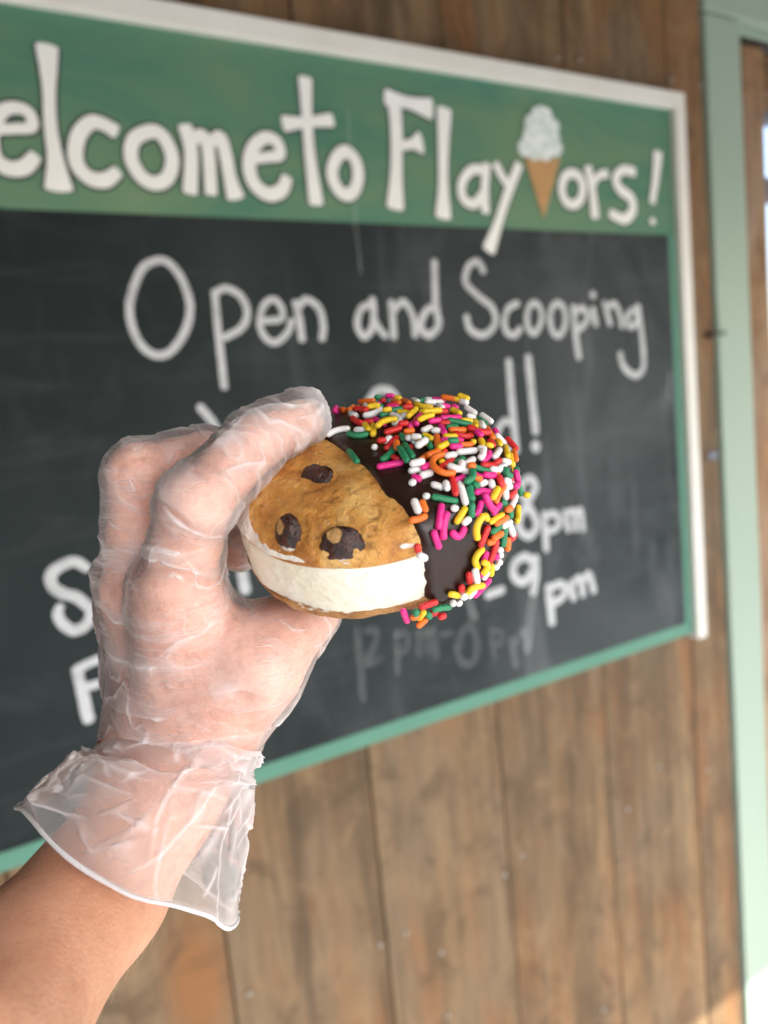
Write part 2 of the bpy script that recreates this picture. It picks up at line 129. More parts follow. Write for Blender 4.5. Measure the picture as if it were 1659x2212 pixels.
FOLDS = (((0.0479, -0.8804, 1.723), (0.0499, -0.8839, 1.7203), (0.0541, -0.8869, 1.7186), (0.0534, -0.9125, 1.7212)), ((0.0563, -0.9196, 1.7293), (0.058, -0.9216, 1.7255), (0.0617, -0.923, 1.7217), (0.0717, -0.9205, 1.718)), ((0.0473, -0.8808, 1.7152), (0.0534, -0.8863, 1.7126), (0.0539, -0.9135, 1.7132), (0.0618, -0.9176, 1.7093), (0.0738, -0.9075, 1.7026)), ((0.0482, -0.8817, 1.7193), (0.0529, -0.8862, 1.7164), (0.0536, -0.9133, 1.717), (0.0592, -0.9189, 1.7147), (0.0644, -0.9207, 1.715), (0.0718, -0.9198, 1.7169)), ((0.0431, -0.8739, 1.6818), (0.0468, -0.8836, 1.6787), (0.05, -0.9026, 1.6806), (0.056, -0.9075, 1.68), (0.0657, -0.9084, 1.6788)), ((0.0851, -0.9173, 1.7508), (0.0908, -0.9178, 1.752), (0.0968, -0.9197, 1.7519), (0.1031, -0.9205, 1.7523)), ((0.0867, -0.9221, 1.7376), (0.0779, -0.9239, 1.7377), (0.0702, -0.9244, 1.7359)), ((0.0862, -0.9172, 1.7512), (0.0885, -0.9208, 1.748), (0.092, -0.9212, 1.7481), (0.1005, -0.9216, 1.7444)), ((0.0716, -0.9083, 1.6923), (0.0572, -0.9089, 1.6917), (0.048, -0.897, 1.6914)), ((0.07, -0.9092, 1.6903), (0.0568, -0.9085, 1.6881), (0.0465, -0.8814, 1.6914), (0.0434, -0.8721, 1.7002)), ((0.072, -0.9088, 1.7006), (0.0575, -0.9157, 1.7089), (0.0531, -0.886, 1.71)), ((0.0723, -0.9087, 1.6907), (0.0648, -0.9095, 1.6905)), ((0.0811, -0.906, 1.6882), (0.0745, -0.9098, 1.6862), (0.066, -0.9088, 1.6819), (0.0561, -0.9076, 1.681)), ((0.0548, -0.8879, 1.7369), (0.0564, -0.8885, 1.7316), (0.0547, -0.9111, 1.7281)), ((0.0669, -0.8888, 1.7375), (0.0702, -0.8871, 1.7423), (0.0758, -0.8864, 1.7428)), ((0.0982, -0.9158, 1.683), (0.0902, -0.9161, 1.6844), (0.0863, -0.9132, 1.6873)), ((0.0913, -0.918, 1.6777), (0.0844, -0.9165, 1.6832), (0.0773, -0.9142, 1.6834)), ((0.0671, -0.9172, 1.7417), (0.0731, -0.919, 1.7439), (0.0793, -0.9181, 1.7475), (0.0851, -0.9173, 1.7508)), ((0.1066, -0.9199, 1.7518), (0.1033, -0.9216, 1.7495), (0.0974, -0.9213, 1.7491)), ((0.0452, -0.8554, 1.6789), (0.0454, -0.8814, 1.6796), (0.0496, -0.9019, 1.6804), (0.0591, -0.9085, 1.6799), (0.0667, -0.909, 1.68)), ((0.0484, -0.8998, 1.6679), (0.0593, -0.9077, 1.6698), (0.0701, -0.915, 1.6714), (0.0815, -0.9204, 1.6724), (0.088, -0.9196, 1.6717)), ((0.0433, -0.8774, 1.6586), (0.0488, -0.9, 1.6572), (0.0574, -0.9084, 1.6573), (0.0684, -0.9146, 1.6572), (0.0807, -0.9143, 1.6561)), ((0.0656, -0.9106, 1.6708), (0.0727, -0.9169, 1.6719), (0.08, -0.9196, 1.6686)), ((0.0608, -0.9087, 1.6643), (0.0661, -0.9138, 1.6623), (0.0734, -0.9156, 1.6574)), ((0.0439, -0.8569, 1.6614), (0.0462, -0.8849, 1.6629), (0.0509, -0.9028, 1.6641), (0.0587, -0.9072, 1.6645)), ((0.0446, -0.8827, 1.657), (0.0525, -0.9038, 1.6586), (0.0606, -0.91, 1.6608)), ((0.0645, -0.9109, 1.6679), (0.0707, -0.9161, 1.6643), (0.0835, -0.9186, 1.6654)))
MOLE = (0.0038, -0.9362, 1.6325)
SAND_LOC = (0.12186, -0.91811, 1.71773)
SAND_ROT = ((0.696279, -0.715409, -0.058187), (0.675388, 0.625565, 0.390538), (-0.242995, -0.311222, 0.918746))   # local x, y, axis in world
# sprinkles on the coating, sandwich millimetres: colour, centre, direction, normal, length, bend, radius
SPRINKLES = (
  ('P', (-15.4, 25.8, 23.8), (0.25, -0.94, 0.22), (-0.17, 0.28, 0.95), 6.2, 0, 1.05),
  ('O', (-12.8, 25.7, 23.5), (0.55, -0.78, 0.29), (-0.13, 0.27, 0.95), 3.4, 0, 1.05),
  ('O', (-9.7, 25.8, 23.9), (-0.06, 0.97, -0.26), (-0.1, 0.27, 0.96), 6.2, 0, 1.01),
  ('O', (-5.6, 21.8, 25.3), (0.5, -0.85, 0.18), (-0.05, 0.19, 0.98), 6.2, 0, 0.98),
  ('W', (-4.2, 24.3, 24.9), (0.35, -0.91, 0.22), (-0.04, 0.24, 0.97), 6.2, 0, 1.02),
  ('O', (-5.7, 31.3, 23.9), (0.95, -0.27, 0.14), (-0.06, 0.35, 0.93), 5.2, 0, 0.99),
  ('G', (-2.4, 33.7, 24.2), (0.87, 0.5, -0.05), (-0.03, 0.39, 0.92), 0.7, 0, 1),
  ('R', (0.3, 30, 24.5), (0.7, -0.68, 0.23), (0, 0.32, 0.95), 0.7, 0, 0.95),
  ('P', (1.8, 34.3, 24.3), (1, 0.06, -0.05), (0.02, 0.4, 0.92), 1.7, 0, 0.95),
  ('Y', (4.6, 33.9, 23.5), (0.97, -0.24, -0.09), (0.06, 0.41, 0.91), 1, 0, 1.08),
  ('O', (5.6, 27.3, 25), (0.51, -0.83, 0.21), (0.05, 0.29, 0.96), 6.2, 0.01, 1.03),
  ('O', (9.3, 25.6, 25.6), (0.53, -0.83, 0.16), (0.09, 0.25, 0.96), 5.7, 0, 0.97),
  ('P', (-0.6, 23.4, 25.8), (0.8, 0.6, -0.09), (0, 0.21, 0.98), 3, 0, 1),
  ('G', (0.7, 20.4, 26.3), (0.71, 0.7, -0.09), (0.01, 0.17, 0.99), 3.4, 0, 1.08),
  ('W', (0.5, 16.3, 26.5), (0.59, 0.8, -0.07), (0.01, 0.12, 0.99), 6.2, -0.25, 1.15),
  ('Y', (0.6, 17.5, 28.2), (0.97, 0.24, 0), (0, 0.13, 0.99), 2.4, 0, 1.06),
  ('R', (-3.4, 16.6, 27.7), (0.87, -0.48, 0.09), (-0.03, 0.12, 0.99), 4.4, 0, 0.99),
  ('W', (-6.4, 17, 25.7), (0.63, -0.77, 0.13), (-0.05, 0.13, 0.99), 3.9, 0, 1.09),
  ('R', (-3.7, 11.3, 26.1), (0.66, -0.75, 0.07), (-0.03, 0.07, 1), 6.2, -0.09, 1.03),
  ('P', (4.4, 8.8, 26.7), (0.68, -0.74, 0.02), (0.03, 0.06, 1), 6.2, 0, 0.95),
  ('R', (0.7, 9.5, 26.5), (1, -0.08, 0.02), (0, 0.06, 1), 1.5, 0, 1.02),
  ('R', (6.5, 9.7, 26.8), (0.98, -0.21, -0.01), (0.04, 0.06, 1), 1.9, 0, 0.98),
  ('G', (4.8, 13.4, 26.9), (0.83, 0.56, -0.04), (0.03, 0.09, 0.99), 1.3, 0, 1.06),
  ('Y', (5.9, 13.9, 28.4), (0.91, 0.42, -0.04), (0.04, 0.1, 0.99), 1.4, 0, 0.95),
  ('G', (7.5, 16.7, 26.8), (0.87, 0.48, -0.08), (0.06, 0.13, 0.99), 4, 0, 1.04),
  ('P', (6.3, 19.4, 26.7), (1, 0.04, -0.03), (0.05, 0.16, 0.99), 2.6, 0, 1.06),
  ('R', (5.8, 22.2, 26.3), (0.99, 0.1, -0.05), (0.05, 0.19, 0.98), 1.7, 0, 0.97),
  ('R', (11.2, 19.4, 26.6), (0.8, 0.58, -0.15), (0.1, 0.17, 0.98), 2, 0, 1.07),
  ('W', (9.3, 11.1, 27.1), (0.72, -0.7, 0.01), (0.07, 0.08, 0.99), 4.6, 0, 1.15),
  ('W', (12.5, 10.6, 27.6), (0.99, -0.09, -0.06), (0.09, 0.08, 0.99), 1.4, 0, 1.02),
  ('Y', (11.6, 14.2, 27), (0.98, -0.19, -0.05), (0.09, 0.11, 0.99), 4, 0, 1.04),
  ('Y', (14.5, 11, 28.4), (0.19, 0.98, -0.08), (0.11, 0.09, 0.99), 6.2, 0, 0.94),
  ('W', (11.5, 6.5, 27), (1, -0.05, -0.05), (0.08, 0.04, 1), 3.6, 0, 1.09),
  ('P', (15.6, 7.2, 26.8), (0.18, 0.98, -0.05), (0.12, 0.06, 0.99), 6.2, 0, 1),
  ('P', (17.1, 7.2, 27.8), (0, 1, -0.03), (0.13, 0.06, 0.99), 6.2, 0, 0.97),
  ('Y', (8, 3.7, 28.8), (0.68, 0.73, -0.02), (0.05, 0.02, 1), 6.2, 0.15, 0.99),
  ('Y', (3.5, 3.5, 26.5), (0.24, -0.97, 0), (0.02, 0.02, 1), 6.2, 0, 1.05),
  ('Y', (1.6, 3.8, 27.5), (0.53, -0.85, 0.01), (0.01, 0.02, 1), 3.7, 0, 0.98),
  ('W', (-7.8, 3.6, 26.2), (0.85, 0.53, 0.03), (-0.05, 0.02, 1), 6.2, 0.2, 1.04),
  ('G', (-0.8, 1.1, 26.4), (0.99, -0.12, 0), (0, 0, 1), 5.5, -0.27, 1.04),
  ('W', (-0.7, 3.6, 26.5), (0.98, -0.2, 0.01), (0, 0.02, 1), 2.2, 0, 1.08),
  ('O', (9.7, 1.9, 26.7), (0.82, 0.57, -0.02), (0.06, 0.01, 1), 3.1, 0, 1.05),
  ('R', (10.6, 0.7, 27.6), (0.78, 0.63, -0.02), (0.07, 0, 1), 4.4, 0, 0.97),
  ('R', (13.3, 3.4, 28.4), (0.97, 0.25, -0.06), (0.09, 0.02, 1), 1.7, 0, 0.98),
  ('R', (11.3, -5.1, 26.2), (0.27, 0.96, 0.03), (0.08, -0.03, 1), 6.2, 0, 1.05),
  ('W', (9.5, -3.2, 26.4), (0.5, 0.87, 0.01), (0.06, -0.02, 1), 1.8, 0, 1.09),
  ('R', (8.4, -5.4, 27.3), (0.95, 0.3, -0.03), (0.05, -0.03, 1), 1.1, 0, 1.01),
  ('W', (6.5, -7.5, 26.2), (-0.89, 0.44, 0.06), (0.04, -0.05, 1), 0.1, 0, 1.05),
  ('G', (14, -2.6, 26.7), (0.46, -0.88, -0.07), (0.1, -0.02, 0.99), 2.7, 0, 0.94),
  ('O', (15.2, 1.6, 26.7), (0.91, 0.41, -0.07), (0.11, 0.01, 0.99), 1.7, 0, 1.07),
  ('Y', (15.9, -1.9, 26.2), (0.81, -0.57, -0.1), (0.12, -0.01, 0.99), 1.5, 0, 0.95),
  ('W', (16.3, -4.4, 27.4), (-0.93, 0.36, 0.13), (0.12, -0.03, 0.99), 0.1, 0, 1.14),
  ('W', (18.4, -4.3, 26), (0.99, -0.1, -0.13), (0.15, -0.03, 0.99), 1.2, 0, 1.07),
  ('R', (17.1, -7.2, 25.7), (-0.93, 0.33, 0.15), (0.14, -0.06, 0.99), 0.1, 0, 1.07),
  ('G', (1.2, -12.5, 25.9), (0.56, -0.83, -0.08), (0.01, -0.09, 1), 6.2, -0.08, 1),
  ('G', (11.4, -10.9, 25.7), (0.3, 0.95, 0.06), (0.09, -0.08, 0.99), 6.2, 0, 1.07),
  ('O', (13.7, -8.8, 27.3), (0.27, -0.96, -0.1), (0.1, -0.07, 0.99), 3, 0, 1.02),
  ('R', (13.7, -12.6, 25.2), (0.91, -0.39, -0.14), (0.11, -0.1, 0.99), 1, 0, 0.97),
  ('P', (12.9, -16, 24.9), (0.91, 0.41, -0.04), (0.11, -0.13, 0.98), 5.9, 0, 1.04),
  ('G', (17.2, -10.1, 26.2), (0.5, -0.85, -0.15), (0.14, -0.09, 0.99), 6.2, 0, 1.03),
  ('G', (16.5, -13.8, 27), (0.49, -0.85, -0.18), (0.14, -0.12, 0.98), 6.2, 0, 1.04),
  ('W', (20.4, -17, 23.7), (0.84, 0.55, -0.07), (0.2, -0.17, 0.97), 2.7, 0, 1.09),
  ('P', (21.1, -20.1, 22.8), (0.87, -0.39, -0.29), (0.23, -0.22, 0.95), 1.6, 0, 0.97),
  ('W', (20.3, -22.3, 22.6), (0.74, 0.67, 0), (0.22, -0.25, 0.94), 0.3, 0, 1.11),
  ('W', (11.4, 30, 24), (0.41, -0.87, 0.27), (0.13, 0.35, 0.93), 6.2, 0, 1.03),
  ('Y', (15.8, 21.7, 25.8), (0.9, -0.43, -0.05), (0.15, 0.2, 0.97), 5.7, -0.15, 1.04),
  ('G', (13.4, 30.9, 23.5), (0.37, 0.84, -0.4), (0.16, 0.37, 0.92), 1.5, 0, 1.03),
  ('W', (15.3, 33, 22.8), (0.99, -0.09, -0.12), (0.2, 0.42, 0.88), 1.3, 0, 1.07),
  ('W', (18, 28.5, 23.8), (0.57, 0.73, -0.38), (0.22, 0.35, 0.91), 6.2, 0, 1.14),
  ('P', (18.7, 32.6, 22.8), (0.98, -0.15, -0.13), (0.25, 0.43, 0.87), 2.9, 0, 0.97),
  ('Y', (23.7, 32.2, 23.3), (0.95, -0.28, -0.1), (0.32, 0.43, 0.84), 4, 0, 0.99),
  ('Y', (27.3, 31.5, 24), (0.89, -0.4, -0.23), (0.38, 0.43, 0.82), 2.7, 0, 1.05),
  ('O', (22.2, 32.2, 23.6), (0.97, -0.17, -0.15), (0.3, 0.43, 0.85), 3.7, 0, 0.99),
  ('W', (20.8, 23.6, 24.4), (0.55, -0.83, 0.09), (0.23, 0.26, 0.94), 2.8, 0, 1.12),
  ('P', (21.9, 26.9, 23), (0.46, 0.78, -0.42), (0.27, 0.33, 0.9), 2.2, 0, 1.03),
  ('P', (24.4, 30.1, 21.2), (0.94, -0.17, -0.3), (0.35, 0.43, 0.83), 0.8, 0, 1.07),
  ('W', (27.5, 30.5, 22.7), (0.9, -0.44, -0.03), (0.39, 0.44, 0.81), 1.5, 0, 1.17),
  ('W', (29.8, 28.1, 20.6), (0.78, -0.56, -0.29), (0.46, 0.43, 0.78), 3.4, 0, 1.12),
  ('Y', (26.2, 21.4, 23.4), (0.73, -0.68, -0.06), (0.31, 0.26, 0.91), 3.3, 0, 1.05),
  ('Y', (16.8, 15.3, 26.6), (0.9, 0.39, -0.17), (0.15, 0.13, 0.98), 0.6, 0, 0.96),
  ('R', (21, 17.4, 25.4), (0.71, 0.65, -0.27), (0.21, 0.18, 0.96), 6.2, 0.07, 1.04),
  ('Y', (20.5, 12.1, 28.2), (0.8, 0.57, -0.19), (0.18, 0.11, 0.98), 5, 0, 1.06),
  ('P', (25.8, 13.9, 24.9), (0.7, 0.65, -0.3), (0.27, 0.15, 0.95), 6.2, 0, 1),
  ('Y', (30.5, 14.7, 23.3), (0.66, 0.64, -0.39), (0.37, 0.18, 0.91), 3, 0, 1.02),
  ('G', (28.8, 11.4, 24.4), (0.91, 0.23, -0.34), (0.32, 0.13, 0.94), 6.2, 0, 1.01),
  ('R', (24.9, 8, 25.9), (0.88, 0.42, -0.23), (0.23, 0.08, 0.97), 1.7, 0, 1.07),
  ('P', (22.2, 6.8, 27.4), (0.8, 0.58, -0.16), (0.19, 0.06, 0.98), 2.5, 0, 0.98),
  ('Y', (19.7, 6.4, 28.8), (0.6, 0.8, -0.11), (0.16, 0.05, 0.99), 4.9, 0, 1),
  ('W', (20.3, 3.1, 26.5), (0.6, 0.8, -0.09), (0.17, 0.03, 0.99), 2.6, 0, 1.02),
  ('W', (23.1, 2.4, 26.2), (0.98, 0.1, -0.18), (0.2, 0.02, 0.98), 1.2, 0, 1.08),
  ('P', (25, 3.2, 25.9), (0.39, -0.92, -0.07), (0.23, 0.03, 0.97), 4.1, 0, 1.03),
  ('G', (27.4, 6.1, 25.4), (0.77, 0.59, -0.24), (0.27, 0.06, 0.96), 2.4, 0, 1.07),
  ('O', (29.2, 5.2, 24.9), (0.81, 0.51, -0.28), (0.31, 0.06, 0.95), 4.2, 0, 1.07),
  ('R', (31.1, 3.2, 24.3), (0.87, 0.37, -0.32), (0.34, 0.03, 0.94), 4.8, -0.2, 0.99),
  ('R', (35.2, 7.8, 23.5), (0.82, 0.37, -0.45), (0.44, 0.09, 0.89), 6.2, -0.21, 1.08),
  ('O', (32.6, 8.3, 23.4), (0.82, 0.41, -0.39), (0.39, 0.1, 0.92), 1.5, 0, 0.97),
  ('Y', (32.8, 16.5, 21.4), (0.17, -0.97, 0.17), (0.46, 0.23, 0.86), 6.2, 0.01, 1.06),
  ('W', (30.8, 22, 21.3), (0.36, 0.8, -0.48), (0.43, 0.31, 0.85), 2.9, 0, 1.04),
  ('W', (35.2, 24.9, 19.2), (0.74, -0.61, -0.29), (0.59, 0.41, 0.7), 4, 0, 1.08),
  ('G', (34, 24.3, 18.5), (0.72, -0.63, -0.3), (0.57, 0.41, 0.71), 3.2, 0, 0.95),
  ('W', (34.9, 16.3, 21), (0.32, -0.94, 0.07), (0.5, 0.23, 0.83), 3.3, 0, 1.14),
  ('O', (37.6, 12.9, 19.8), (0.38, -0.92, -0.05), (0.58, 0.2, 0.79), 6.2, 0, 1.06),
  ('P', (35.8, 10.6, 21.5), (0.65, 0.59, -0.47), (0.49, 0.15, 0.86), 1.7, 0, 0.96),
  ('P', (38.5, 20.5, 16.5), (0.47, -0.86, -0.21), (0.71, 0.38, 0.59), 1.7, 0, 1.01),
  ('W', (40.5, 15.7, 16.1), (0.49, 0.3, -0.82), (0.77, 0.3, 0.57), 3.8, 0, 1.05),
  ('R', (43.8, 16, 14.4), (0.62, -0.67, -0.41), (0.86, 0.31, 0.42), 4.4, 0.04, 1.01),
  ('R', (39, 4.9, 20.3), (0.67, -0.61, -0.43), (0.58, 0.07, 0.81), 1.5, 0, 1.02),
  ('Y', (40.7, 9.6, 18.1), (0.37, -0.91, -0.16), (0.69, 0.16, 0.7), 1.8, 0, 0.95),
  ('Y', (36.6, 2.1, 22), (0.38, -0.91, -0.18), (0.49, 0.03, 0.87), 2.4, 0, 1.06),
  ('P', (35.6, 4, 24.2), (0.7, -0.64, -0.31), (0.44, 0.05, 0.9), 1.7, 0, 0.98),
  ('Y', (34.3, 0.6, 23.1), (-0.9, -0.12, 0.42), (0.42, 0.01, 0.91), 0.1, 0, 1),
  ('O', (32.3, -2.3, 23.7), (0.76, 0.59, -0.26), (0.37, -0.03, 0.93), 3.9, 0, 0.95),
  ('R', (29.6, -2.7, 24.5), (0.8, 0.57, -0.21), (0.31, -0.03, 0.95), 2, 0, 0.94),
  ('P', (28.4, -1.5, 24.8), (0.88, 0.42, -0.23), (0.29, -0.01, 0.96), 5.7, 0, 0.97),
  ('Y', (27.7, 0.3, 25.2), (0.91, 0.34, -0.23), (0.27, 0, 0.96), 2.9, 0, 0.99),
  ('O', (24.5, -3.6, 25.4), (0.24, -0.97, -0.11), (0.23, -0.03, 0.97), 6.2, 0, 1.07),
  ('G', (21, -4, 25.7), (0.64, -0.76, -0.15), (0.18, -0.04, 0.98), 6.2, 0.04, 1.06),
  ('Y', (21.3, -1.3, 26), (0.8, -0.58, -0.15), (0.18, -0.01, 0.98), 2.8, 0, 1.01),
  ('W', (18.6, -4.6, 27.7), (0.99, 0.02, -0.12), (0.15, -0.04, 0.99), 1.3, 0, 1.08),
  ('Y', (20.5, -6, 26.7), (0.98, -0.16, -0.16), (0.17, -0.05, 0.98), 1.5, 0, 1.03),
  ('W', (21, -8.6, 27.8), (0.46, 0.89, 0.01), (0.18, -0.07, 0.98), 3.3, 0, 1.15),
  ('O', (22.7, -10.8, 24.5), (0.54, 0.84, 0), (0.22, -0.1, 0.97), 6.2, 0, 0.99),
  ('O', (24.6, -10.8, 25.5), (0.69, 0.73, -0.05), (0.24, -0.1, 0.97), 3.2, 0, 1.05),
  ('Y', (27, -7.1, 26.2), (0.55, 0.83, -0.05), (0.26, -0.07, 0.96), 3.3, 0, 1),
  ('R', (27.2, -7.7, 24.4), (0.28, 0.96, 0.03), (0.28, -0.08, 0.96), 0.2, 0, 1.02),
  ('W', (29.1, -9, 23.8), (0.77, 0.63, -0.15), (0.32, -0.1, 0.94), 2.2, 0, 1.13),
  ('W', (33.2, -5.3, 23.1), (0.75, 0.61, -0.25), (0.4, -0.06, 0.91), 5.2, 0, 1.09),
  ('P', (30.3, -6, 25.1), (0.87, 0.43, -0.24), (0.32, -0.06, 0.94), 2.2, 0, 1.04),
  ('G', (29.5, -5.3, 26.6), (0.91, 0.35, -0.23), (0.3, -0.05, 0.95), 1.5, 0, 1.04),
  ('W', (37, -1.3, 21.8), (0.77, 0.47, -0.43), (0.5, -0.02, 0.87), 1.3, 0, 1.02),
  ('Y', (39, 0.9, 21.7), (0.77, 0.37, -0.52), (0.55, 0.01, 0.83), 0.9, 0, 0.95),
  ('W', (40.9, 1.2, 18.8), (0.12, 0.98, -0.14), (0.66, 0.02, 0.75), 6.2, 0.07, 1.04),
  ('P', (38.4, -4, 20.6), (0.21, 0.98, -0.06), (0.56, -0.06, 0.83), 5.4, 0, 0.97),
  ('W', (37.5, -5.8, 22.4), (0.05, 1, 0.08), (0.51, -0.08, 0.86), 3.6, 0, 1.05),
  ('W', (34.1, -9.9, 21.9), (0.45, 0.89, -0.06), (0.44, -0.13, 0.89), 4.7, 0, 1.02),
  ('G', (31.7, -10.3, 22.7), (0.46, 0.89, -0.03), (0.38, -0.12, 0.92), 2.9, 0, 0.97),
  ('R', (28.3, -13.3, 22.9), (0.47, 0.88, 0.02), (0.32, -0.15, 0.93), 5.8, 0, 1.02),
  ('Y', (27.1, -12.4, 23.5), (0.87, -0.39, -0.31), (0.29, -0.13, 0.95), 0.3, 0, 1.06),
  ('O', (26.2, -13.9, 24.9), (-0.27, -0.96, -0.1), (0.27, -0.14, 0.95), 6.2, -0.22, 0.99),
  ('O', (28.3, -17.6, 24), (0.93, -0.11, -0.34), (0.33, -0.21, 0.92), 5.6, -0.17, 0.99),
  ('P', (23.3, -16.3, 24.4), (0.68, 0.74, -0.02), (0.24, -0.17, 0.96), 2, 0, 1),
  ('W', (21.1, -17.2, 26.1), (0.83, 0.55, -0.07), (0.2, -0.17, 0.97), 2.7, 0, 1.12),
  ('W', (23.5, -18.2, 22.9), (0.76, 0.65, -0.05), (0.25, -0.2, 0.95), 2.4, 0, 1.13),
  ('W', (31.4, -14.6, 23.8), (0.71, 0.7, -0.12), (0.38, -0.18, 0.9), 3.8, -0.35, 1.16),
  ('W', (33.5, -13.5, 21.2), (0.9, 0.17, -0.4), (0.45, -0.18, 0.87), 1.3, 0, 1.07),
  ('O', (35.5, -12.9, 22.5), (0.75, 0.6, -0.26), (0.48, -0.17, 0.86), 0.8, 0, 1.04),
  ('G', (37.2, -10.4, 20.1), (0.83, 0.27, -0.49), (0.56, -0.16, 0.82), 4.8, -0.1, 0.99),
  ('R', (39.4, -7.4, 19.5), (0.63, 0.67, -0.38), (0.62, -0.12, 0.78), 4, 0, 1.06),
  ('R', (41.6, -2.9, 18.2), (0.26, 0.95, -0.19), (0.71, -0.05, 0.71), 2.2, 0, 0.97),
  ('W', (42.5, -4.8, 17.2), (0.3, 0.92, -0.23), (0.76, -0.09, 0.64), 4.6, 0, 1.15),
  ('W', (41, -8.7, 18.8), (0.68, 0.53, -0.51), (0.68, -0.14, 0.72), 1.1, 0, 1.09),
  ('G', (44.6, -5.5, 16), (0.52, -0.06, -0.85), (0.84, -0.11, 0.53), 2.2, -0.45, 1.04),
  ('W', (43.5, 0.8, 16.2), (0.34, 0.79, -0.51), (0.82, 0.02, 0.57), 2.9, 0, 1.1),
  ('Y', (42.9, 8.3, 15.7), (0.19, -0.98, 0), (0.82, 0.16, 0.55), 6.2, 0, 0.98),
  ('Y', (44.2, 7, 13.7), (0.16, -0.99, 0), (0.91, 0.14, 0.4), 6.2, 0, 1.01),
  ('O', (45.1, 10.9, 13), (0.23, -0.97, -0.08), (0.92, 0.22, 0.32), 4.8, 0, 0.95),
  ('P', (36.7, -13.2, 19.6), (0.84, 0.13, -0.53), (0.56, -0.2, 0.8), 2.5, 0, 0.95),
  ('P', (40.1, -11.3, 18.6), (0.66, 0.62, -0.42), (0.67, -0.19, 0.72), 3.2, 0, 1.01),
  ('O', (42.2, -9.2, 16.3), (0.4, -0.59, -0.7), (0.79, -0.17, 0.59), 2.3, 0, 1.01),
  ('R', (43, -11.3, 16.5), (0.32, -0.64, -0.7), (0.8, -0.21, 0.56), 2.1, 0, 1.06),
  ('W', (38.5, -14.8, 17.9), (0.54, 0.82, -0.16), (0.66, -0.25, 0.71), 1.5, 0, 1.02),
  ('W', (40.7, -13.2, 16.6), (0.28, -0.72, -0.63), (0.75, -0.24, 0.62), 1.2, 0, 1.1),
  ('R', (44.7, -5.1, 13.4), (0.26, 0.89, -0.38), (0.92, -0.1, 0.37), 3.4, 0, 1.01),
  ('P', (46.4, -2.6, 12.2), (0.04, -0.95, -0.32), (0.97, -0.03, 0.22), 5.4, 0.45, 1.02),
  ('W', (44.7, -9.1, 15.2), (0.48, 0.61, -0.63), (0.87, -0.18, 0.47), 1.1, 0, 1.13),
  ('W', (44.7, -7.5, 12.6), (0.31, 0.8, -0.51), (0.94, -0.16, 0.31), 1.9, 0, 1.09),
  ('W', (44.1, -10.8, 12.1), (0.07, -0.62, -0.78), (0.94, -0.23, 0.27), 2, 0, 1.1),
  ('R', (45.5, -5.4, 8.9), (0.12, 0.96, -0.27), (0.99, -0.12, 0.04), 6.1, 0, 1.01),
  ('G', (45.8, 6.9, 9.8), (0.21, -0.86, -0.47), (0.99, 0.15, 0.09), 0.9, 0, 1.03),
  ('G', (46.3, 5.2, 7.8), (0.05, -0.23, -0.97), (0.99, 0.11, 0.01), 1.7, 0, 0.97),
  ('G', (46.7, 4.5, 4.5), (0.11, 0.41, -0.9), (1, 0.1, 0), 4.2, 0.07, 1.02),
  ('Y', (48.7, 5.2, 2.1), (0.82, 0.42, -0.39), (0.99, 0.1, 0), 0.5, 0, 1.03),
  ('W', (45.6, -4.8, 5.9), (0.1, 0.99, -0.05), (0.99, -0.1, 0), 6.2, 0, 1.04),
  ('G', (35.7, -19.4, 17.5), (0.21, -0.79, -0.58), (0.62, -0.34, 0.71), 3.5, 0, 1.08),
  ('G', (36.9, -17.2, 18.7), (0.68, -0.32, -0.66), (0.6, -0.28, 0.75), 0.6, 0, 1.04),
  ('G', (35.3, -16.7, 21.3), (0.26, 0.95, 0.16), (0.51, -0.24, 0.82), 4.4, -0.12, 1.07),
  ('P', (32.4, -16.8, 20.5), (0.65, 0.75, -0.09), (0.45, -0.23, 0.86), 2.6, 0, 0.98),
  ('W', (33.6, -20.6, 18.1), (0.31, -0.75, -0.58), (0.56, -0.35, 0.75), 5.7, 0, 1.08),
  ('R', (31.4, -20.7, 20.5), (0.25, -0.85, -0.45), (0.45, -0.3, 0.84), 5, 0, 0.98),
  ('W', (26.9, -21.3, 20.9), (0.93, -0.03, -0.35), (0.35, -0.28, 0.9), 2.1, 0, 1.02),
  ('W', (29.5, -21.6, 21.1), (0.27, -0.86, -0.43), (0.4, -0.3, 0.87), 1.7, 0, 1.02),
  ('P', (38.7, -17, 16.3), (0.66, 0.64, -0.39), (0.72, -0.31, 0.62), 4.7, 0, 0.97),
  ('P', (40.5, -19.1, 14.2), (0.42, -0.11, -0.9), (0.82, -0.39, 0.42), 4.6, 0, 1.06),
  ('O', (42.9, -13.5, 13.6), (0.26, 0.95, 0.15), (0.88, -0.28, 0.39), 6.2, 0, 0.96),
  ('Y', (41.9, -15.9, 15.3), (0.27, 0.94, 0.2), (0.81, -0.31, 0.49), 3.5, 0, 1.04),
  ('O', (37.3, -15.4, 19.8), (0.81, 0.37, -0.46), (0.58, -0.24, 0.78), 1.1, 0, 0.97),
  ('W', (24.5, -25.6, 20.2), (0.72, 0.69, 0), (0.33, -0.35, 0.88), 0.3, 0, 1.03),
  ('G', (29.2, -24.3, 18.5), (0.89, 0.25, -0.37), (0.46, -0.38, 0.8), 6, 0, 0.97),
  ('W', (22.3, -29.4, 19.3), (0.42, -0.73, -0.54), (0.33, -0.43, 0.84), 2.8, 0, 1.12),
  ('O', (24.2, -28.6, 18.9), (0.41, -0.72, -0.56), (0.37, -0.43, 0.82), 2.2, 0, 1.01),
  ('W', (31.9, -25.6, 16.3), (0.81, 0.5, -0.32), (0.58, -0.46, 0.67), 0.4, 0, 1.1),
  ('G', (43.8, -13, 10.2), (0.28, 0.55, -0.78), (0.95, -0.28, 0.13), 1.3, 0, 1),
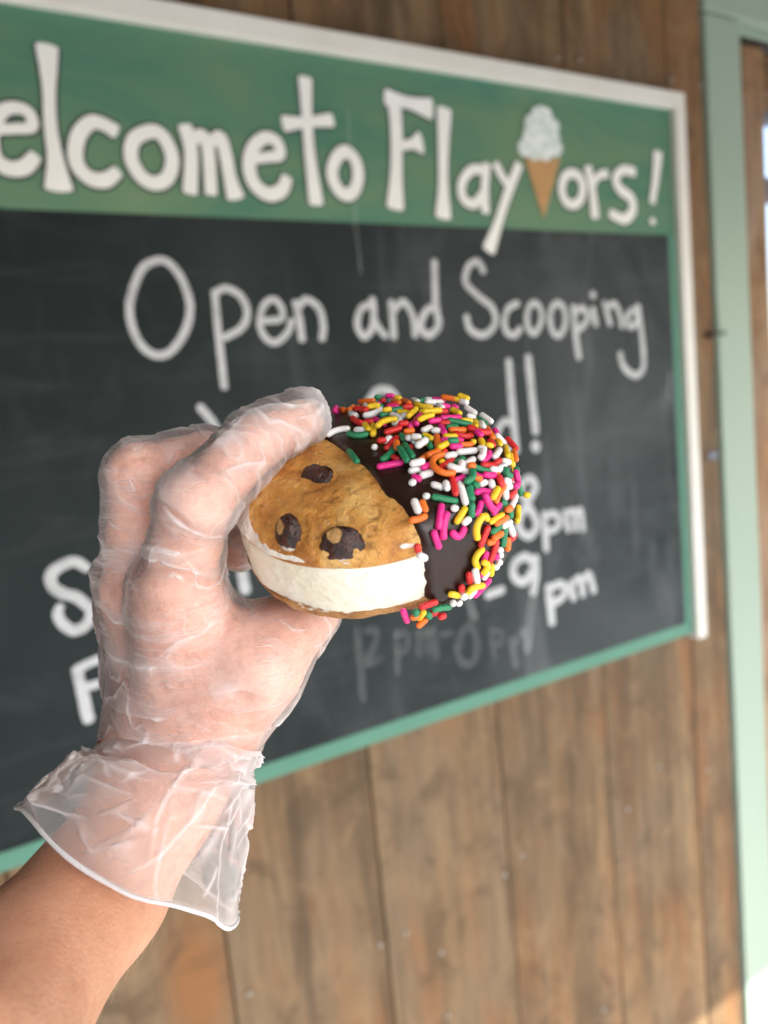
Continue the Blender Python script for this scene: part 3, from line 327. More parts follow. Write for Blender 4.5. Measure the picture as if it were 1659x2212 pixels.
  ('O', (23.1, -32.1, 17.2), (0.83, 0.55, -0.03), (0.39, -0.55, 0.74), 3.8, 0, 0.98),
  ('P', (28.4, -29, 15.9), (-0.06, -0.79, -0.61), (0.53, -0.55, 0.65), 5.8, 0, 1.01),
  ('P', (29.7, -30, 13.6), (-0.11, -0.65, -0.75), (0.62, -0.63, 0.46), 6.1, 0, 1.07),
  ('P', (27.6, -33.2, 11.1), (0.22, -0.13, -0.97), (0.62, -0.75, 0.25), 4.2, 0, 0.97),
  ('P', (32.9, -28.6, 10.8), (0.69, 0.71, -0.17), (0.74, -0.65, 0.17), 3.8, -0.3, 1.04),
  ('Y', (33.5, -25.9, 14.3), (0.4, 0.84, 0.37), (0.68, -0.53, 0.51), 4.4, 0, 0.98),
  ('W', (34.9, -25.9, 12.4), (0.58, 0.81, 0.12), (0.76, -0.56, 0.34), 1.5, 0, 1.04),
  ('G', (36.3, -23.6, 14.5), (0.01, -0.69, -0.72), (0.73, -0.47, 0.49), 2.6, 0, 0.99),
  ('P', (37.8, -21.4, 13.7), (0.25, 0.84, 0.47), (0.78, -0.44, 0.44), 3.5, 0, 0.95),
  ('Y', (38.2, -24.6, 9.6), (0.25, 0.54, 0.81), (0.83, -0.54, 0.14), 5.9, 0.15, 1.07),
  ('P', (42.1, -16.6, 10.6), (0.36, 0.91, 0.19), (0.92, -0.36, 0.16), 3.2, 0, 0.99),
  ('Y', (39.6, -20.8, 10.4), (0.29, 0.21, -0.93), (0.87, -0.46, 0.16), 1.2, 0, 0.96),
  ('Y', (41.9, -16.7, 7.6), (0.39, 0.9, -0.17), (0.93, -0.37, 0), 6.2, 0, 0.94),
  ('O', (43.1, -15.6, 6), (0.35, 0.9, -0.25), (0.94, -0.34, 0), 6.2, 0, 0.95),
  ('G', (41.7, -17.7, 4.5), (0.42, 0.9, -0.13), (0.92, -0.39, 0), 3.9, 0, 0.97),
  ('W', (44.1, -12.4, 2.8), (0.27, 0.9, -0.33), (0.96, -0.27, 0), 4.6, 0, 1.08),
  ('R', (38.8, -22.2, 4.9), (0.36, 0.59, 0.72), (0.87, -0.5, 0), 5, 0, 1.02),
  ('O', (40.3, -20.1, 1.7), (0.45, 0.84, -0.31), (0.89, -0.45, 0), 1.6, 0, 1.08),
  ('O', (42, -18.5, 2.7), (0.42, 0.89, -0.19), (0.92, -0.4, 0), 3.6, 0, 1.06),
  ('R', (40.5, -19.5, -2.3), (0.31, 0.59, 0.74), (0.9, -0.44, 0), 6.2, 0, 0.97),
  ('G', (43.3, -14.5, -0.5), (-0.13, -0.35, -0.93), (0.95, -0.32, 0), 4.2, 0, 1.03),
  ('W', (45, -9.6, -1.3), (0.09, 0.42, -0.91), (0.98, -0.21, 0), 3.7, 0, 1.15),
  ('R', (45.1, -8.4, -4.5), (0.18, 0.95, -0.27), (0.98, -0.18, 0), 4.1, 0, 0.95),
  ('O', (44, -12.8, -4.1), (-0.05, -0.14, -0.99), (0.96, -0.28, 0), 2.7, 0, 1.06),
  ('Y', (46, 0.3, -1.7), (0, -0.98, -0.17), (1, 0.02, 0), 6.2, 0.23, 1),
  ('O', (45.1, -13.1, 8.4), (0.28, 0.88, -0.37), (0.96, -0.28, 0.01), 2.1, 0, 1.05),
  ('G', (45, -9.4, 4.4), (0.05, 0.22, -0.97), (0.98, -0.2, 0), 1.7, 0, 0.99),
  ('Y', (37.3, -24.2, -1.2), (-0.26, -0.36, -0.9), (0.83, -0.56, 0), 5.2, -0.43, 1.03),
  ('Y', (38.5, -25.2, -3.7), (0.07, 0.1, 0.99), (0.84, -0.54, 0), 3.2, -0.3, 1.01),
  ('P', (38.6, -22.5, -1.9), (0.3, 0.48, 0.82), (0.86, -0.5, 0), 2, 0, 0.95),
  ('P', (37.7, -23.6, -6.5), (0.52, 0.77, 0.36), (0.85, -0.53, 0), 1.6, 0, 1.05),
  ('W', (36.2, -26.5, -5.8), (0.05, 0.08, -1), (0.81, -0.59, 0), 4, 0, 1.14),
  ('R', (34.4, -27.4, -5.8), (0, 0, -1), (0.78, -0.62, 0), 2.6, 0, 1.01),
  ('Y', (36.2, -27.6, -9), (0.58, 0.76, -0.29), (0.79, -0.6, -0.09), 5.1, -0.04, 0.99),
  ('R', (32.3, -29.6, -7.9), (0, 0, -1), (0.74, -0.68, 0), 0.8, 0, 1.07),
  ('Y', (30.3, -31.4, -8.9), (0.52, 0.59, -0.62), (0.69, -0.72, -0.11), 2.9, 0, 0.99),
  ('W', (32.7, -29.7, -10.7), (0.2, 0.6, -0.78), (0.7, -0.64, -0.31), 0.6, 0, 1.15),
  ('W', (29.5, -30.3, -12.7), (-0.18, 0.65, -0.74), (0.55, -0.56, -0.62), 1.1, 0, 1.08),
  ('W', (30.9, -28.3, -14.2), (-0.65, -0.45, -0.61), (0.51, -0.47, -0.72), 0.2, 0, 1.07),
  ('Y', (33.8, -27.4, -10.6), (0.66, 0.75, 0.08), (0.74, -0.6, -0.32), 1.5, 0, 0.99),
  ('W', (34.4, -25.5, -12.6), (0.57, -0.05, 0.82), (0.67, -0.49, -0.56), 2.8, 0, 1.02),
  ('P', (37, -22.7, -12.8), (0.64, 0.55, 0.53), (0.73, -0.44, -0.53), 5.8, 0, 0.98),
  ('W', (38.3, -22.8, -8.1), (0.46, 0.7, 0.55), (0.86, -0.51, -0.01), 1.4, 0, 1.05),
  ('Y', (39.8, -20.5, -7.9), (-0.12, -0.1, -0.99), (0.89, -0.46, -0.05), 2.7, 0, 0.95),
  ('W', (41, -18.7, -8), (-0.34, -0.74, 0.59), (0.91, -0.41, 0), 0.1, 0, 1.1),
  ('W', (42, -18.3, -6.7), (-0.32, -0.74, 0.59), (0.92, -0.4, 0), 0.1, 0, 1.08),
  ('W', (42.3, -16.7, -5.3), (-0.3, -0.76, 0.58), (0.93, -0.37, 0), 0.1, 0, 1.02),
  ('W', (42.2, -16.8, -3.4), (0.33, 0.77, -0.54), (0.93, -0.37, 0), 0.5, 0, 1.04),
  ('P', (41.2, -18.8, -4.4), (-0.34, -0.74, 0.59), (0.91, -0.41, 0), 0.1, 0, 1.07),
  ('R', (23.9, -36.5, -8.5), (0.84, 0.55, 0), (0.55, -0.84, -0.02), 4.1, 0, 0.96),
  ('G', (26.7, -33, -12.6), (0.51, 0.74, -0.44), (0.51, -0.64, -0.57), 6.1, 0, 0.99),
  ('G', (20.5, -38.5, -10), (-0.11, 0.21, -0.97), (0.46, -0.86, -0.23), 0.7, 0, 1.07),
  ('Y', (21.4, -36.4, -12.6), (0.45, -0.37, 0.81), (0.41, -0.7, -0.58), 4.1, 0, 0.96),
  ('G', (23.3, -35.8, -13.1), (-0.06, 0.62, -0.78), (0.43, -0.67, -0.61), 3, 0, 1),
  ('O', (19.9, -37.8, -12.1), (0.8, 0.57, -0.2), (0.39, -0.74, -0.55), 1.1, 0, 1.05),
  ('O', (21.2, -36, -15.6), (0.72, 0.55, 0.43), (0.32, -0.55, -0.77), 2.4, 0, 0.94),
  ('P', (17.3, -38.6, -11.2), (-0.02, 0.42, -0.91), (0.38, -0.84, -0.38), 6.2, 0.01, 0.95),
  ('R', (24.3, -33.2, -14.1), (0.88, 0.48, -0.01), (0.39, -0.53, -0.75), 1.1, 0, 1.07),
  ('R', (26.6, -33.3, -15.2), (0.79, 0.6, -0.07), (0.42, -0.53, -0.73), 0.8, 0, 1.04),
  ('R', (23.1, -36.9, 10.7), (0.1, -0.17, -0.98), (0.52, -0.83, 0.2), 1.2, 0, 0.98),
  ('W', (24.3, -37.8, 8.6), (0.61, 0.37, -0.7), (0.54, -0.84, 0.03), 1.6, 0, 1.09),
  ('W', (-25.8, 35.5, 6.7), (-0.77, -0.56, -0.31), (-0.59, 0.81, 0), 1.5, 0, 0.98),
  ('R', (32.1, 13.6, -17.6), (-0.94, -0.09, -0.33), (0.32, 0.13, -0.94), 3, 0, 0.98),
  ('O', (-14, 43.1, 7.5), (-0.95, -0.31, -0.04), (-0.31, 0.95, 0), 3, 0, 0.98),
  ('Y', (-0.8, 45.8, 5.5), (-0.59, -0.01, 0.81), (-0.02, 1, 0), 4, 0, 0.98),
  ('R', (-8.3, 40.9, -14.4), (0.55, -0.57, -0.61), (-0.13, 0.66, -0.74), 5, 0, 0.98),
  ('O', (-6.7, 45, -7.8), (-0.96, -0.14, 0.25), (-0.15, 0.99, 0), 0.2, 0, 0.98),
  ('G', (6.2, 44.2, -11.2), (-0.65, 0.35, 0.67), (0.13, 0.93, -0.36), 3, 0, 0.98),
  ('O', (0.4, 45.1, 12.6), (-0.21, -0.31, 0.93), (0.01, 0.95, 0.32), 3, 0, 0.98),
  ('P', (-14.3, 39.4, 16.8), (-0.82, 0.2, -0.54), (-0.26, 0.71, 0.66), 1.5, 0, 0.98),
  ('R', (1.3, 37.8, -16.5), (-1, 0.02, -0.01), (0.02, 0.44, -0.9), 1.5, 0, 0.98),
  ('P', (6, 20.8, -20.2), (0.47, -0.88, -0.09), (0.04, 0.13, -0.99), 0.2, 0, 0.98),
  ('G', (12.2, 44.1, 1.6), (0.26, -0.07, 0.96), (0.27, 0.96, 0), 1.5, 0, 0.98),
  ('O', (28.8, 35.6, -1), (0.49, -0.39, 0.78), (0.63, 0.78, 0), 5, 0, 0.98),
  ('R', (8.2, 21.8, -20), (0.22, 0.97, 0.15), (0.05, 0.14, -0.99), 5, 0, 0.98),
  ('O', (-22.2, 38.4, 6.4), (0.38, 0.22, -0.9), (-0.5, 0.87, 0), 1.5, 0, 0.98),
  ('Y', (26.9, 37, 4.4), (-0.8, 0.58, -0.15), (0.59, 0.81, 0), 4, 0, 0.98),
  ('P', (38.4, 24.9, -5.2), (0.38, -0.59, -0.71), (0.84, 0.54, 0), 0.2, 0, 0.98),
  ('G', (30.6, 28.1, -14.6), (-0.51, -0.56, -0.65), (0.48, 0.44, -0.76), 0.2, 0, 0.98),
  ('O', (29.9, 5.8, -18.7), (0.13, -0.99, -0.02), (0.24, 0.05, -0.97), 0.2, 0, 0.98),
  ('R', (1.6, 45.7, -5.3), (-0.94, 0.03, -0.33), (0.03, 1, 0), 1.5, 0, 0.98),
  ('R', (2.3, 26.4, -19.5), (0.73, -0.68, -0.12), (0.02, 0.18, -0.98), 0.2, 0, 0.98),
  ('Y', (18.2, 30.9, -17.3), (-0.09, 0.95, 0.31), (0.19, 0.32, -0.93), 5, 0, 0.98),
  ('R', (-4, 45.6, -5.7), (0.94, 0.08, 0.32), (-0.09, 1, 0), 3, 0, 0.98),
  ('W', (-2.8, 45.5, -7.7), (0.85, 0.05, 0.53), (-0.06, 1, 0), 3, 0, 0.98),
  ('P', (31.2, 33.5, 3.6), (-0.72, 0.67, 0.18), (0.68, 0.73, 0), 1.5, 0, 0.98),
  ('G', (36.9, 26.8, -7.7), (-0.53, 0.73, 0.44), (0.81, 0.59, 0), 1.5, 0, 0.98),
  ('W', (42.7, 16.4, 0.6), (-0.34, 0.88, -0.33), (0.93, 0.36, 0), 4, 0, 0.98),
  ('P', (28, 35.8, -8.2), (-0.61, 0.48, 0.63), (0.62, 0.79, 0), 0.2, 0, 0.98),
  ('G', (31.1, 18.7, -17.1), (-0.6, -0.71, -0.37), (0.33, 0.2, -0.92), 5, 0, 0.98),
  ('O', (13.9, 34.4, -16.8), (-0.03, -0.92, -0.39), (0.16, 0.38, -0.91), 1.5, 0, 0.98),
  ('Y', (44, 12.6, 8.8), (0.06, -0.3, 0.95), (0.96, 0.28, 0.03), 4, 0, 0.98),
  ('R', (-22.2, 38.4, 0.8), (-0.84, -0.48, -0.25), (-0.5, 0.87, 0), 1.5, 0, 0.98),
  ('W', (-18.6, 40.8, -4), (0.54, 0.24, 0.81), (-0.41, 0.91, 0), 4, 0, 0.98),
  ('Y', (15.3, 43.2, 1.1), (-0.33, 0.12, -0.94), (0.33, 0.94, 0), 4, 0, 0.98),
  ('G', (10.9, 36.9, -16.3), (-0.88, 0.47, 0.11), (0.13, 0.45, -0.88), 4, 0, 0.98),
  ('G', (-21.3, 33.5, -14.9), (0.58, -0.6, -0.55), (-0.3, 0.47, -0.83), 4, 0, 0.98),
  ('P', (43, 15.7, 6), (0.07, -0.19, 0.98), (0.94, 0.34, 0), 4, 0, 0.98),
  ('R', (-21.8, 38.6, -5.9), (0.63, 0.36, 0.69), (-0.49, 0.87, 0), 1.5, 0, 0.98),
  ('R', (-11.9, 35.6, -16.4), (-0.95, 0.19, 0.23), (-0.14, 0.41, -0.9), 4, 0, 0.98),
  ('W', (11.5, 6.6, -20.9), (-0.87, 0.48, -0.03), (0.06, 0.03, -1), 0.2, 0, 0.98),
  ('R', (24.9, 38.4, -0.2), (-0.17, 0.11, 0.98), (0.54, 0.84, 0), 4, 0, 0.98),
  ('R', (33.2, -12.8, -17.1), (-0.23, -0.97, 0.05), (0.34, -0.13, -0.93), 3, 0, 0.98),
  ('G', (4.7, 3.4, -21.2), (0.3, -0.96, -0.01), (0.02, 0.01, -1), 5, 0, 0.98),
  ('P', (-17.1, 31.5, 20.4), (-0.62, -0.76, 0.21), (-0.23, 0.43, 0.87), 1.5, 0, 0.98),
  ('W', (-3.2, 45.7, 1.5), (-0.26, -0.02, -0.97), (-0.07, 1, 0), 1.5, 0, 0.98),
  ('W', (44.2, 11.9, -1.6), (-0.02, 0.07, -1), (0.97, 0.26, 0), 5, 0, 0.98),
  ('W', (-14.4, 43, 3.9), (-0.47, -0.16, 0.87), (-0.32, 0.95, 0), 4, 0, 0.98))

# ------------------------------------------------------------------ helpers
def tag(o, label=None, cat=None, group=None, kind=None):
    for k, v in (('label', label), ('category', cat), ('group', group), ('kind', kind)):
        if v: o[k] = v
    return o
def link(o, parent=None):
    COL.objects.link(o)
    if parent: o.parent = parent
    return o
def empty(name, loc=(0, 0, 0)):
    o = bpy.data.objects.new(name, None); o.empty_display_size = .05; o.location = loc
    return link(o)
def mesh_obj(name, verts, faces, mat, parent=None, smooth=False):
    me = bpy.data.meshes.new(name)
    me.from_pydata([tuple(map(float, v)) for v in verts], [], faces); me.update()
    if smooth: me.polygons.foreach_set('use_smooth', [True] * len(me.polygons))
    if mat: me.materials.append(mat)
    return link(bpy.data.objects.new(name, me), parent)
def mesh_np(name, V, Q, mat, parent=None, smooth=True):
    me = bpy.data.meshes.new(name); V = np.asarray(V, np.float32); Q = np.asarray(Q, np.int32); n = Q.shape[1]
    me.vertices.add(len(V)); me.vertices.foreach_set('co', V.ravel())
    me.loops.add(Q.size); me.loops.foreach_set('vertex_index', Q.ravel())
    me.polygons.add(len(Q)); me.polygons.foreach_set('loop_start', np.arange(0, Q.size, n, dtype=np.int32))
    me.polygons.foreach_set('use_smooth', np.full(len(Q), smooth)); me.update(calc_edges=True); me.validate()
    if mat: me.materials.append(mat)
    return link(bpy.data.objects.new(name, me), parent)
def attr(o, name, vals):
    a = o.data.attributes.new(name, 'FLOAT', 'POINT'); a.data.foreach_set('value', np.asarray(vals, np.float32))
def box(name, x0, x1, y0, y1, z0, z1, mat, parent=None, bev=0.0):
    bm = bmesh.new(); bmesh.ops.create_cube(bm, size=1)
    for v in bm.verts: v.co = Vector(((v.co.x) * (x1 - x0), (v.co.y) * (y1 - y0), (v.co.z) * (z1 - z0)))
    if bev: bmesh.ops.bevel(bm, geom=bm.edges[:], offset=bev, segments=2, affect='EDGES', profile=.5)
    me = bpy.data.meshes.new(name); bm.to_mesh(me); bm.free(); me.materials.append(mat)
    o = link(bpy.data.objects.new(name, me), parent); o.location = ((x0 + x1) / 2, (y0 + y1) / 2, (z0 + z1) / 2)
    return o
_h = np.random.RandomState(7).rand(4096)
def vnoise(p):
    """value noise in 0..1, p (n,3)"""
    i = np.floor(p).astype(np.int64); f = p - i; f = f * f * f * (f * (f * 6 - 15) + 10)
    def h(a, b, c): return _h[(a * 73856093 ^ b * 19349663 ^ c * 83492791) & 4095]
    r = 0
    for dx in (0, 1):
        for dy in (0, 1):
            for dz in (0, 1):
                w = (f[:, 0] if dx else 1 - f[:, 0]) * (f[:, 1] if dy else 1 - f[:, 1]) * (f[:, 2] if dz else 1 - f[:, 2])
                r = r + w * h(i[:, 0] + dx, i[:, 1] + dy, i[:, 2] + dz)
    return r
def fbm(p, oct=4):
    r = 0; a = .5
    for k in range(oct): r = r + a * vnoise(p * 2 ** k + 17.3 * k); a *= .5
    return r / (1 - .5 ** oct)
def sstep(a, b, x):
    t = np.clip((x - a) / (b - a), 0, 1); return t * t * (3 - 2 * t)

# ------------------------------------------------------------------ materials
class Mat:
    def __init__(s, name):
        s.m = bpy.data.materials.new(name); s.m.use_nodes = True; s.t = s.m.node_tree; s.t.nodes.clear()
        s.out = s.n('ShaderNodeOutputMaterial')
    def n(s, typ, **kw):
        nd = s.t.nodes.new(typ)
        for k, v in kw.items():
            if k.startswith('_'): setattr(nd, k[1:], v)
        return nd
    def l(s, a, b): s.t.links.new(a, b)
    def val(s, sock, v):
        if hasattr(v, 'is_linked') or isinstance(v, bpy.types.NodeSocket): s.l(v, sock)
        else: sock.default_value = v
    def coord(s, kind='Object', scale=(1, 1, 1), offset=None):
        tc = s.n('ShaderNodeTexCoord'); mp = s.n('ShaderNodeMapping'); s.l(tc.outputs[kind], mp.inputs['Vector'])
        mp.inputs['Scale'].default_value = scale
        if offset is not None: s.val(mp.inputs['Location'], offset)
        return mp.outputs[0]
    def rnd(s):
        oi = s.n('ShaderNodeObjectInfo'); return oi.outputs['Random']
    def noise(s, vec, scale=5, detail=4, rough=.55, dist=0):
        t = s.n('ShaderNodeTexNoise'); s.l(vec, t.inputs['Vector'])
        t.inputs['Scale'].default_value = scale; t.inputs['Detail'].default_value = detail
        t.inputs['Roughness'].default_value = rough; t.inputs['Distortion'].default_value = dist
        return t.outputs['Fac']
    def ramp(s, f, stops, interp='LINEAR'):
        r = s.n('ShaderNodeValToRGB'); s.l(f, r.inputs[0]); cr = r.color_ramp; cr.interpolation = interp
        while len(cr.elements) < len(stops): cr.elements.new(.5)
        for e, (p, c) in zip(cr.elements, stops):
            e.position = p; e.color = (c, c, c, 1) if isinstance(c, (int, float)) else (*c, 1)
        return r.outputs[0]
    def mix(s, f, a, b, mode='MIX'):
        x = s.n('ShaderNodeMix'); x.data_type = 'RGBA'; x.blend_type = mode
        s.val(x.inputs[0], f)
        for i, v in ((6, a), (7, b)):
            if isinstance(v, tuple): v = (*v, 1) if len(v) == 3 else v
            s.val(x.inputs[i], v)
        return x.outputs[2]
    def math(s, op, a, b=0.0, c=0.0):
        x = s.n('ShaderNodeMath'); x.operation = op
        for i, v in enumerate((a, b, c)): s.val(x.inputs[i], v)
        return x.outputs[0]
    def attr(s, name):
        a = s.n('ShaderNodeAttribute'); a.attribute_name = name; return a.outputs['Fac']
    def bump(s, h, strength=.3, dist=.001, normal=None):
        b = s.n('ShaderNodeBump'); s.l(h, b.inputs['Height']); b.inputs['Strength'].default_value = strength; b.inputs['Distance'].default_value = dist
        if normal: s.l(normal, b.inputs['Normal'])
        return b.outputs[0]
    def bsdf(s, color, rough=.5, normal=None, spec=.5, sss=0, sssr=None, coat=0, metal=0):
        p = s.n('ShaderNodeBsdfPrincipled')
        s.val(p.inputs['Base Color'], (*color, 1) if isinstance(color, tuple) else color)
        s.val(p.inputs['Roughness'], rough); s.val(p.inputs['Specular IOR Level'], spec); p.inputs['Metallic'].default_value = metal
        if sss: p.inputs['Subsurface Weight'].default_value = sss; p.inputs['Subsurface Radius'].default_value = sssr or (1, .4, .25); p.inputs['Subsurface Scale'].default_value = .004
        if coat: p.inputs['Coat Weight'].default_value = coat; p.inputs['Coat Roughness'].default_value = .15
        if normal: s.l(normal, p.inputs['Normal'])
        return p.outputs[0]
    def done(s, shader): s.l(shader, s.out.inputs['Surface']); return s.m

def wood_mat(name, dark, mid, light, red, grey):
    k = Mat(name); r = k.rnd()
    cmb = k.n('ShaderNodeCombineXYZ')
    k.l(k.math('MULTIPLY', r, 37.0), cmb.inputs[0]); k.l(k.math('MULTIPLY', r, 91.0), cmb.inputs[2])
    v = k.coord('Object', (1, 1, .07), cmb.outputs[0])
    v2 = k.coord('Object', (1, 1, .22), cmb.outputs[0])
    v3 = k.coord('Object', (1, 1, .5), cmb.outputs[0])
    v4 = k.coord('Object', (1, 1, .035), cmb.outputs[0]); st = k.noise(v4, 16, 3, .55, .3)
    g1 = k.noise(v, 34, 5, .65, .4); g2 = k.noise(v2, 9, 4, .6, .8); g3 = k.noise(v, 150, 3, .6); blot = k.noise(v3, 5, 3, .5, .5)
    c = k.ramp(g1, [(.25, dark), (.48, mid), (.75, light)])
    c = k.mix(k.ramp(g2, [(.46, 0.), (.66, .9)]), c, red)
    c = k.mix(k.ramp(blot, [(.42, 0.), (.66, .75)]), c, grey)
    c = k.mix(k.ramp(g3, [(.3, .35), (.6, 0.)]), c, dark)
    c = k.mix(k.ramp(st, [(.36, .5), (.5, 0.)]), c, dark)
    c = k.mix(k.ramp(st, [(.55, 0.), (.70, .3)]), c, light)
    vo = k.n('ShaderNodeTexVoronoi'); k.l(k.coord('Object', (1, 1, .42), cmb.outputs[0]), vo.inputs['Vector']); vo.inputs['Scale'].default_value = 2.6
    c = k.mix(k.math('MULTIPLY', k.ramp(vo.outputs['Distance'], [(.06, 1.), (.18, 0.)]), .9), c, red)
    bl2 = k.noise(k.coord('Object', (1, 1, .6), cmb.outputs[0]), 11, 4, .65, 1.0)
    c = k.mix(k.ramp(bl2, [(.36, .55), (.48, 0.)]), c, dark)
    c = k.mix(k.ramp(bl2, [(.54, 0.), (.70, .45)]), c, light)
    c = k.mix(k.math('MULTIPLY', r, .25), c, k.mix(.5, c, dark))
    h = k.math('ADD', k.math('MULTIPLY', g1, .6), k.math('MULTIPLY', g3, .4))
    return k.done(k.bsdf(c, .62, k.bump(h, .5, .002), .3))
M = {}
M['plank'] = wood_mat('weathered_plank', (.066, .040, .020), (.170, .104, .050), (.27, .175, .088), (.235, .100, .034), (.185, .132, .080))
M['post'] = wood_mat('reveal_wood', (.12, .06, .028), (.30, .17, .08), (.42, .27, .15), (.32, .15, .06), (.36, .29, .22))
def paint(name, col, col2, rough=.5, scale=6, stretch=(1, 1, 1), amt=.6, spec=.4, bumps=.15):
    k = Mat(name); v = k.coord('Object', stretch)
    n1 = k.noise(v, scale, 5, .6, .6); n2 = k.noise(v, scale * 9, 3, .6)
    c = k.mix(k.math('MULTIPLY', k.ramp(n1, [(.35, 0.), (.7, 1.)]), amt), col, col2)
    return k.done(k.bsdf(c, rough, k.bump(n2, bumps, .001), spec))
M['header'] = paint('header_green_paint', (.056, .180, .118), (.155, .245, .130), .55, 5, (.5, 1, 1.9), .85)
M['border'] = paint('border_green_paint', (.078, .215, .15), (.10, .25, .18), .5, 9)
M['trim'] = paint('trim_mint_paint', (.300, .385, .305), (.335, .42, .335), .45, 4, (1, 1, .3), .5)
M['white'] = paint('frame_white_paint', (.74, .72, .66), (.66, .63, .55), .5, 7, (1, 1, 1), .7)
M['letter'] = paint('letter_cream_paint', (.84, .84, .80), (.74, .74, .68), .5, 14)
M['outline'] = paint('letter_outline_paint', (.035, .05, .04), (.06, .09, .07), .6, 20)
M['cone'] = paint('cone_tan_paint', (.50, .29, .12), (.40, .21, .08), .55, 25)
M['puff'] = paint('ice_cream_white_paint', (.86, .87, .84), (.30, .46, .38), .55, 42, (1, 1, 1.6), .75)
M['backing'] = paint('wall_backing', (.03, .02, .014), (.04, .03, .02), .8)
M['nail'] = Mat('nail_metal'); M['nail'] = M['nail'].done(M['nail'].bsdf((.36, .33, .29), .40, None, .5, metal=.8))
M['iron'] = Mat('dark_iron'); M['iron'] = M['iron'].done(M['iron'].bsdf((.06, .055, .05), .5, None, .5, metal=.6))
def slate():
    k = Mat('slate_panel'); v = k.coord('Object', (1, 1, 1)); vs_ = k.coord('Object', (1.6, 1, .45)); vh = k.coord('Object', (.5, 1, 2.2))
    n1 = k.noise(v, 2.2, 5, .6, .8); n2 = k.noise(vs_, 7, 4, .6, 1.2); n3 = k.noise(vh, 8, 4, .6, 1.0)
    # smudged chalk, with the glare towards the right painted in as paler grey
    sx = k.n('ShaderNodeSeparateXYZ'); k.l(k.coord('Object'), sx.inputs[0])
    side = k.ramp(k.math('ADD', k.math('MULTIPLY', sx.outputs[0], .45), .45), [(.25, .10), (.85, 1.)])
    dust_glare = k.math('MULTIPLY', side, k.ramp(n1, [(.32, .1), (.68, 1.)]))
    dust_glare = k.math('ADD', k.math('MULTIPLY', dust_glare, .6), k.math('MULTIPLY', k.math('MULTIPLY', k.ramp(n2, [(.55, 0.), (.8, 1.)]), side), .55))
    dust_glare = k.math('ADD', dust_glare, k.math('MULTIPLY', k.ramp(n3, [(.52, 0.), (.78, 1.)]), .17))
    c = k.mix(k.math('MINIMUM', dust_glare, 1.0), (.0062, .0120, .0124), (.105, .115, .117))
    return k.done(k.bsdf(c, .62, k.bump(n2, .05, .001), .15))
M['slate'] = slate()
_ck = {}
def chalk_mat(f):
    if f in _ck: return _ck[f]
    k = Mat('chalk_%d' % round(f * 100)); v = k.coord('Object', (1, 1, 1))
    n1 = k.noise(v, 240, 2, .6); n2 = k.noise(v, 28, 3, .6)
    cov = k.math('MULTIPLY', k.ramp(n1, [(.2, .55), (.5, 1.)]), k.ramp(n2, [(.25, .62), (.55, .95)]))
    cov = k.math('MULTIPLY', cov, f * .86 if f > .9 else f * .42)
    d = k.n('ShaderNodeBsdfDiffuse'); d.inputs[0].default_value = (.66, .67, .68, 1)
    t = k.n('ShaderNodeBsdfTransparent'); x = k.n('ShaderNodeMixShader'); k.l(cov, x.inputs[0]); k.l(t.outputs[0], x.inputs[1]); k.l(d.outputs[0], x.inputs[2])
    _ck[f] = k.done(x.outputs[0]); return _ck[f]
def skin():
    k = Mat('skin'); v = k.coord('Object')
    n1 = k.noise(v, 38, 4, .6, .5); n2 = k.noise(v, 900, 2, .5); n3 = k.noise(v, 260, 3, .6)
    c = k.mix(k.ramp(n1, [(.3, 0.), (.7, 1.)]), (.52, .255, .145), (.64, .34, .215))
    tan_ = k.attr('tan'); c = k.mix(tan_, (.87, .49, .36), c)
    c = k.mix(k.math('MULTIPLY', k.ramp(n3, [(.35, 1.), (.52, 0.)]), .35), c, (.46, .20, .12))
    vo = k.n('ShaderNodeTexVoronoi'); k.l(v, vo.inputs['Vector']); vo.inputs['Scale'].default_value = 75
    fr = k.math('MULTIPLY', k.ramp(vo.outputs['Distance'], [(.05, 1.), (.13, 0.)]), k.math('MULTIPLY', tan_, .35))
    c = k.mix(fr, c, (.30, .13, .07))
    c = k.mix(k.math('MULTIPLY', k.attr('mole'), .75), c, (.26, .10, .055))
    return k.done(k.bsdf(c, .48, k.bump(k.math('ADD', n2, k.math('MULTIPLY', n3, .6)), .4, .0008), .4, .30))
M['skin'] = skin()
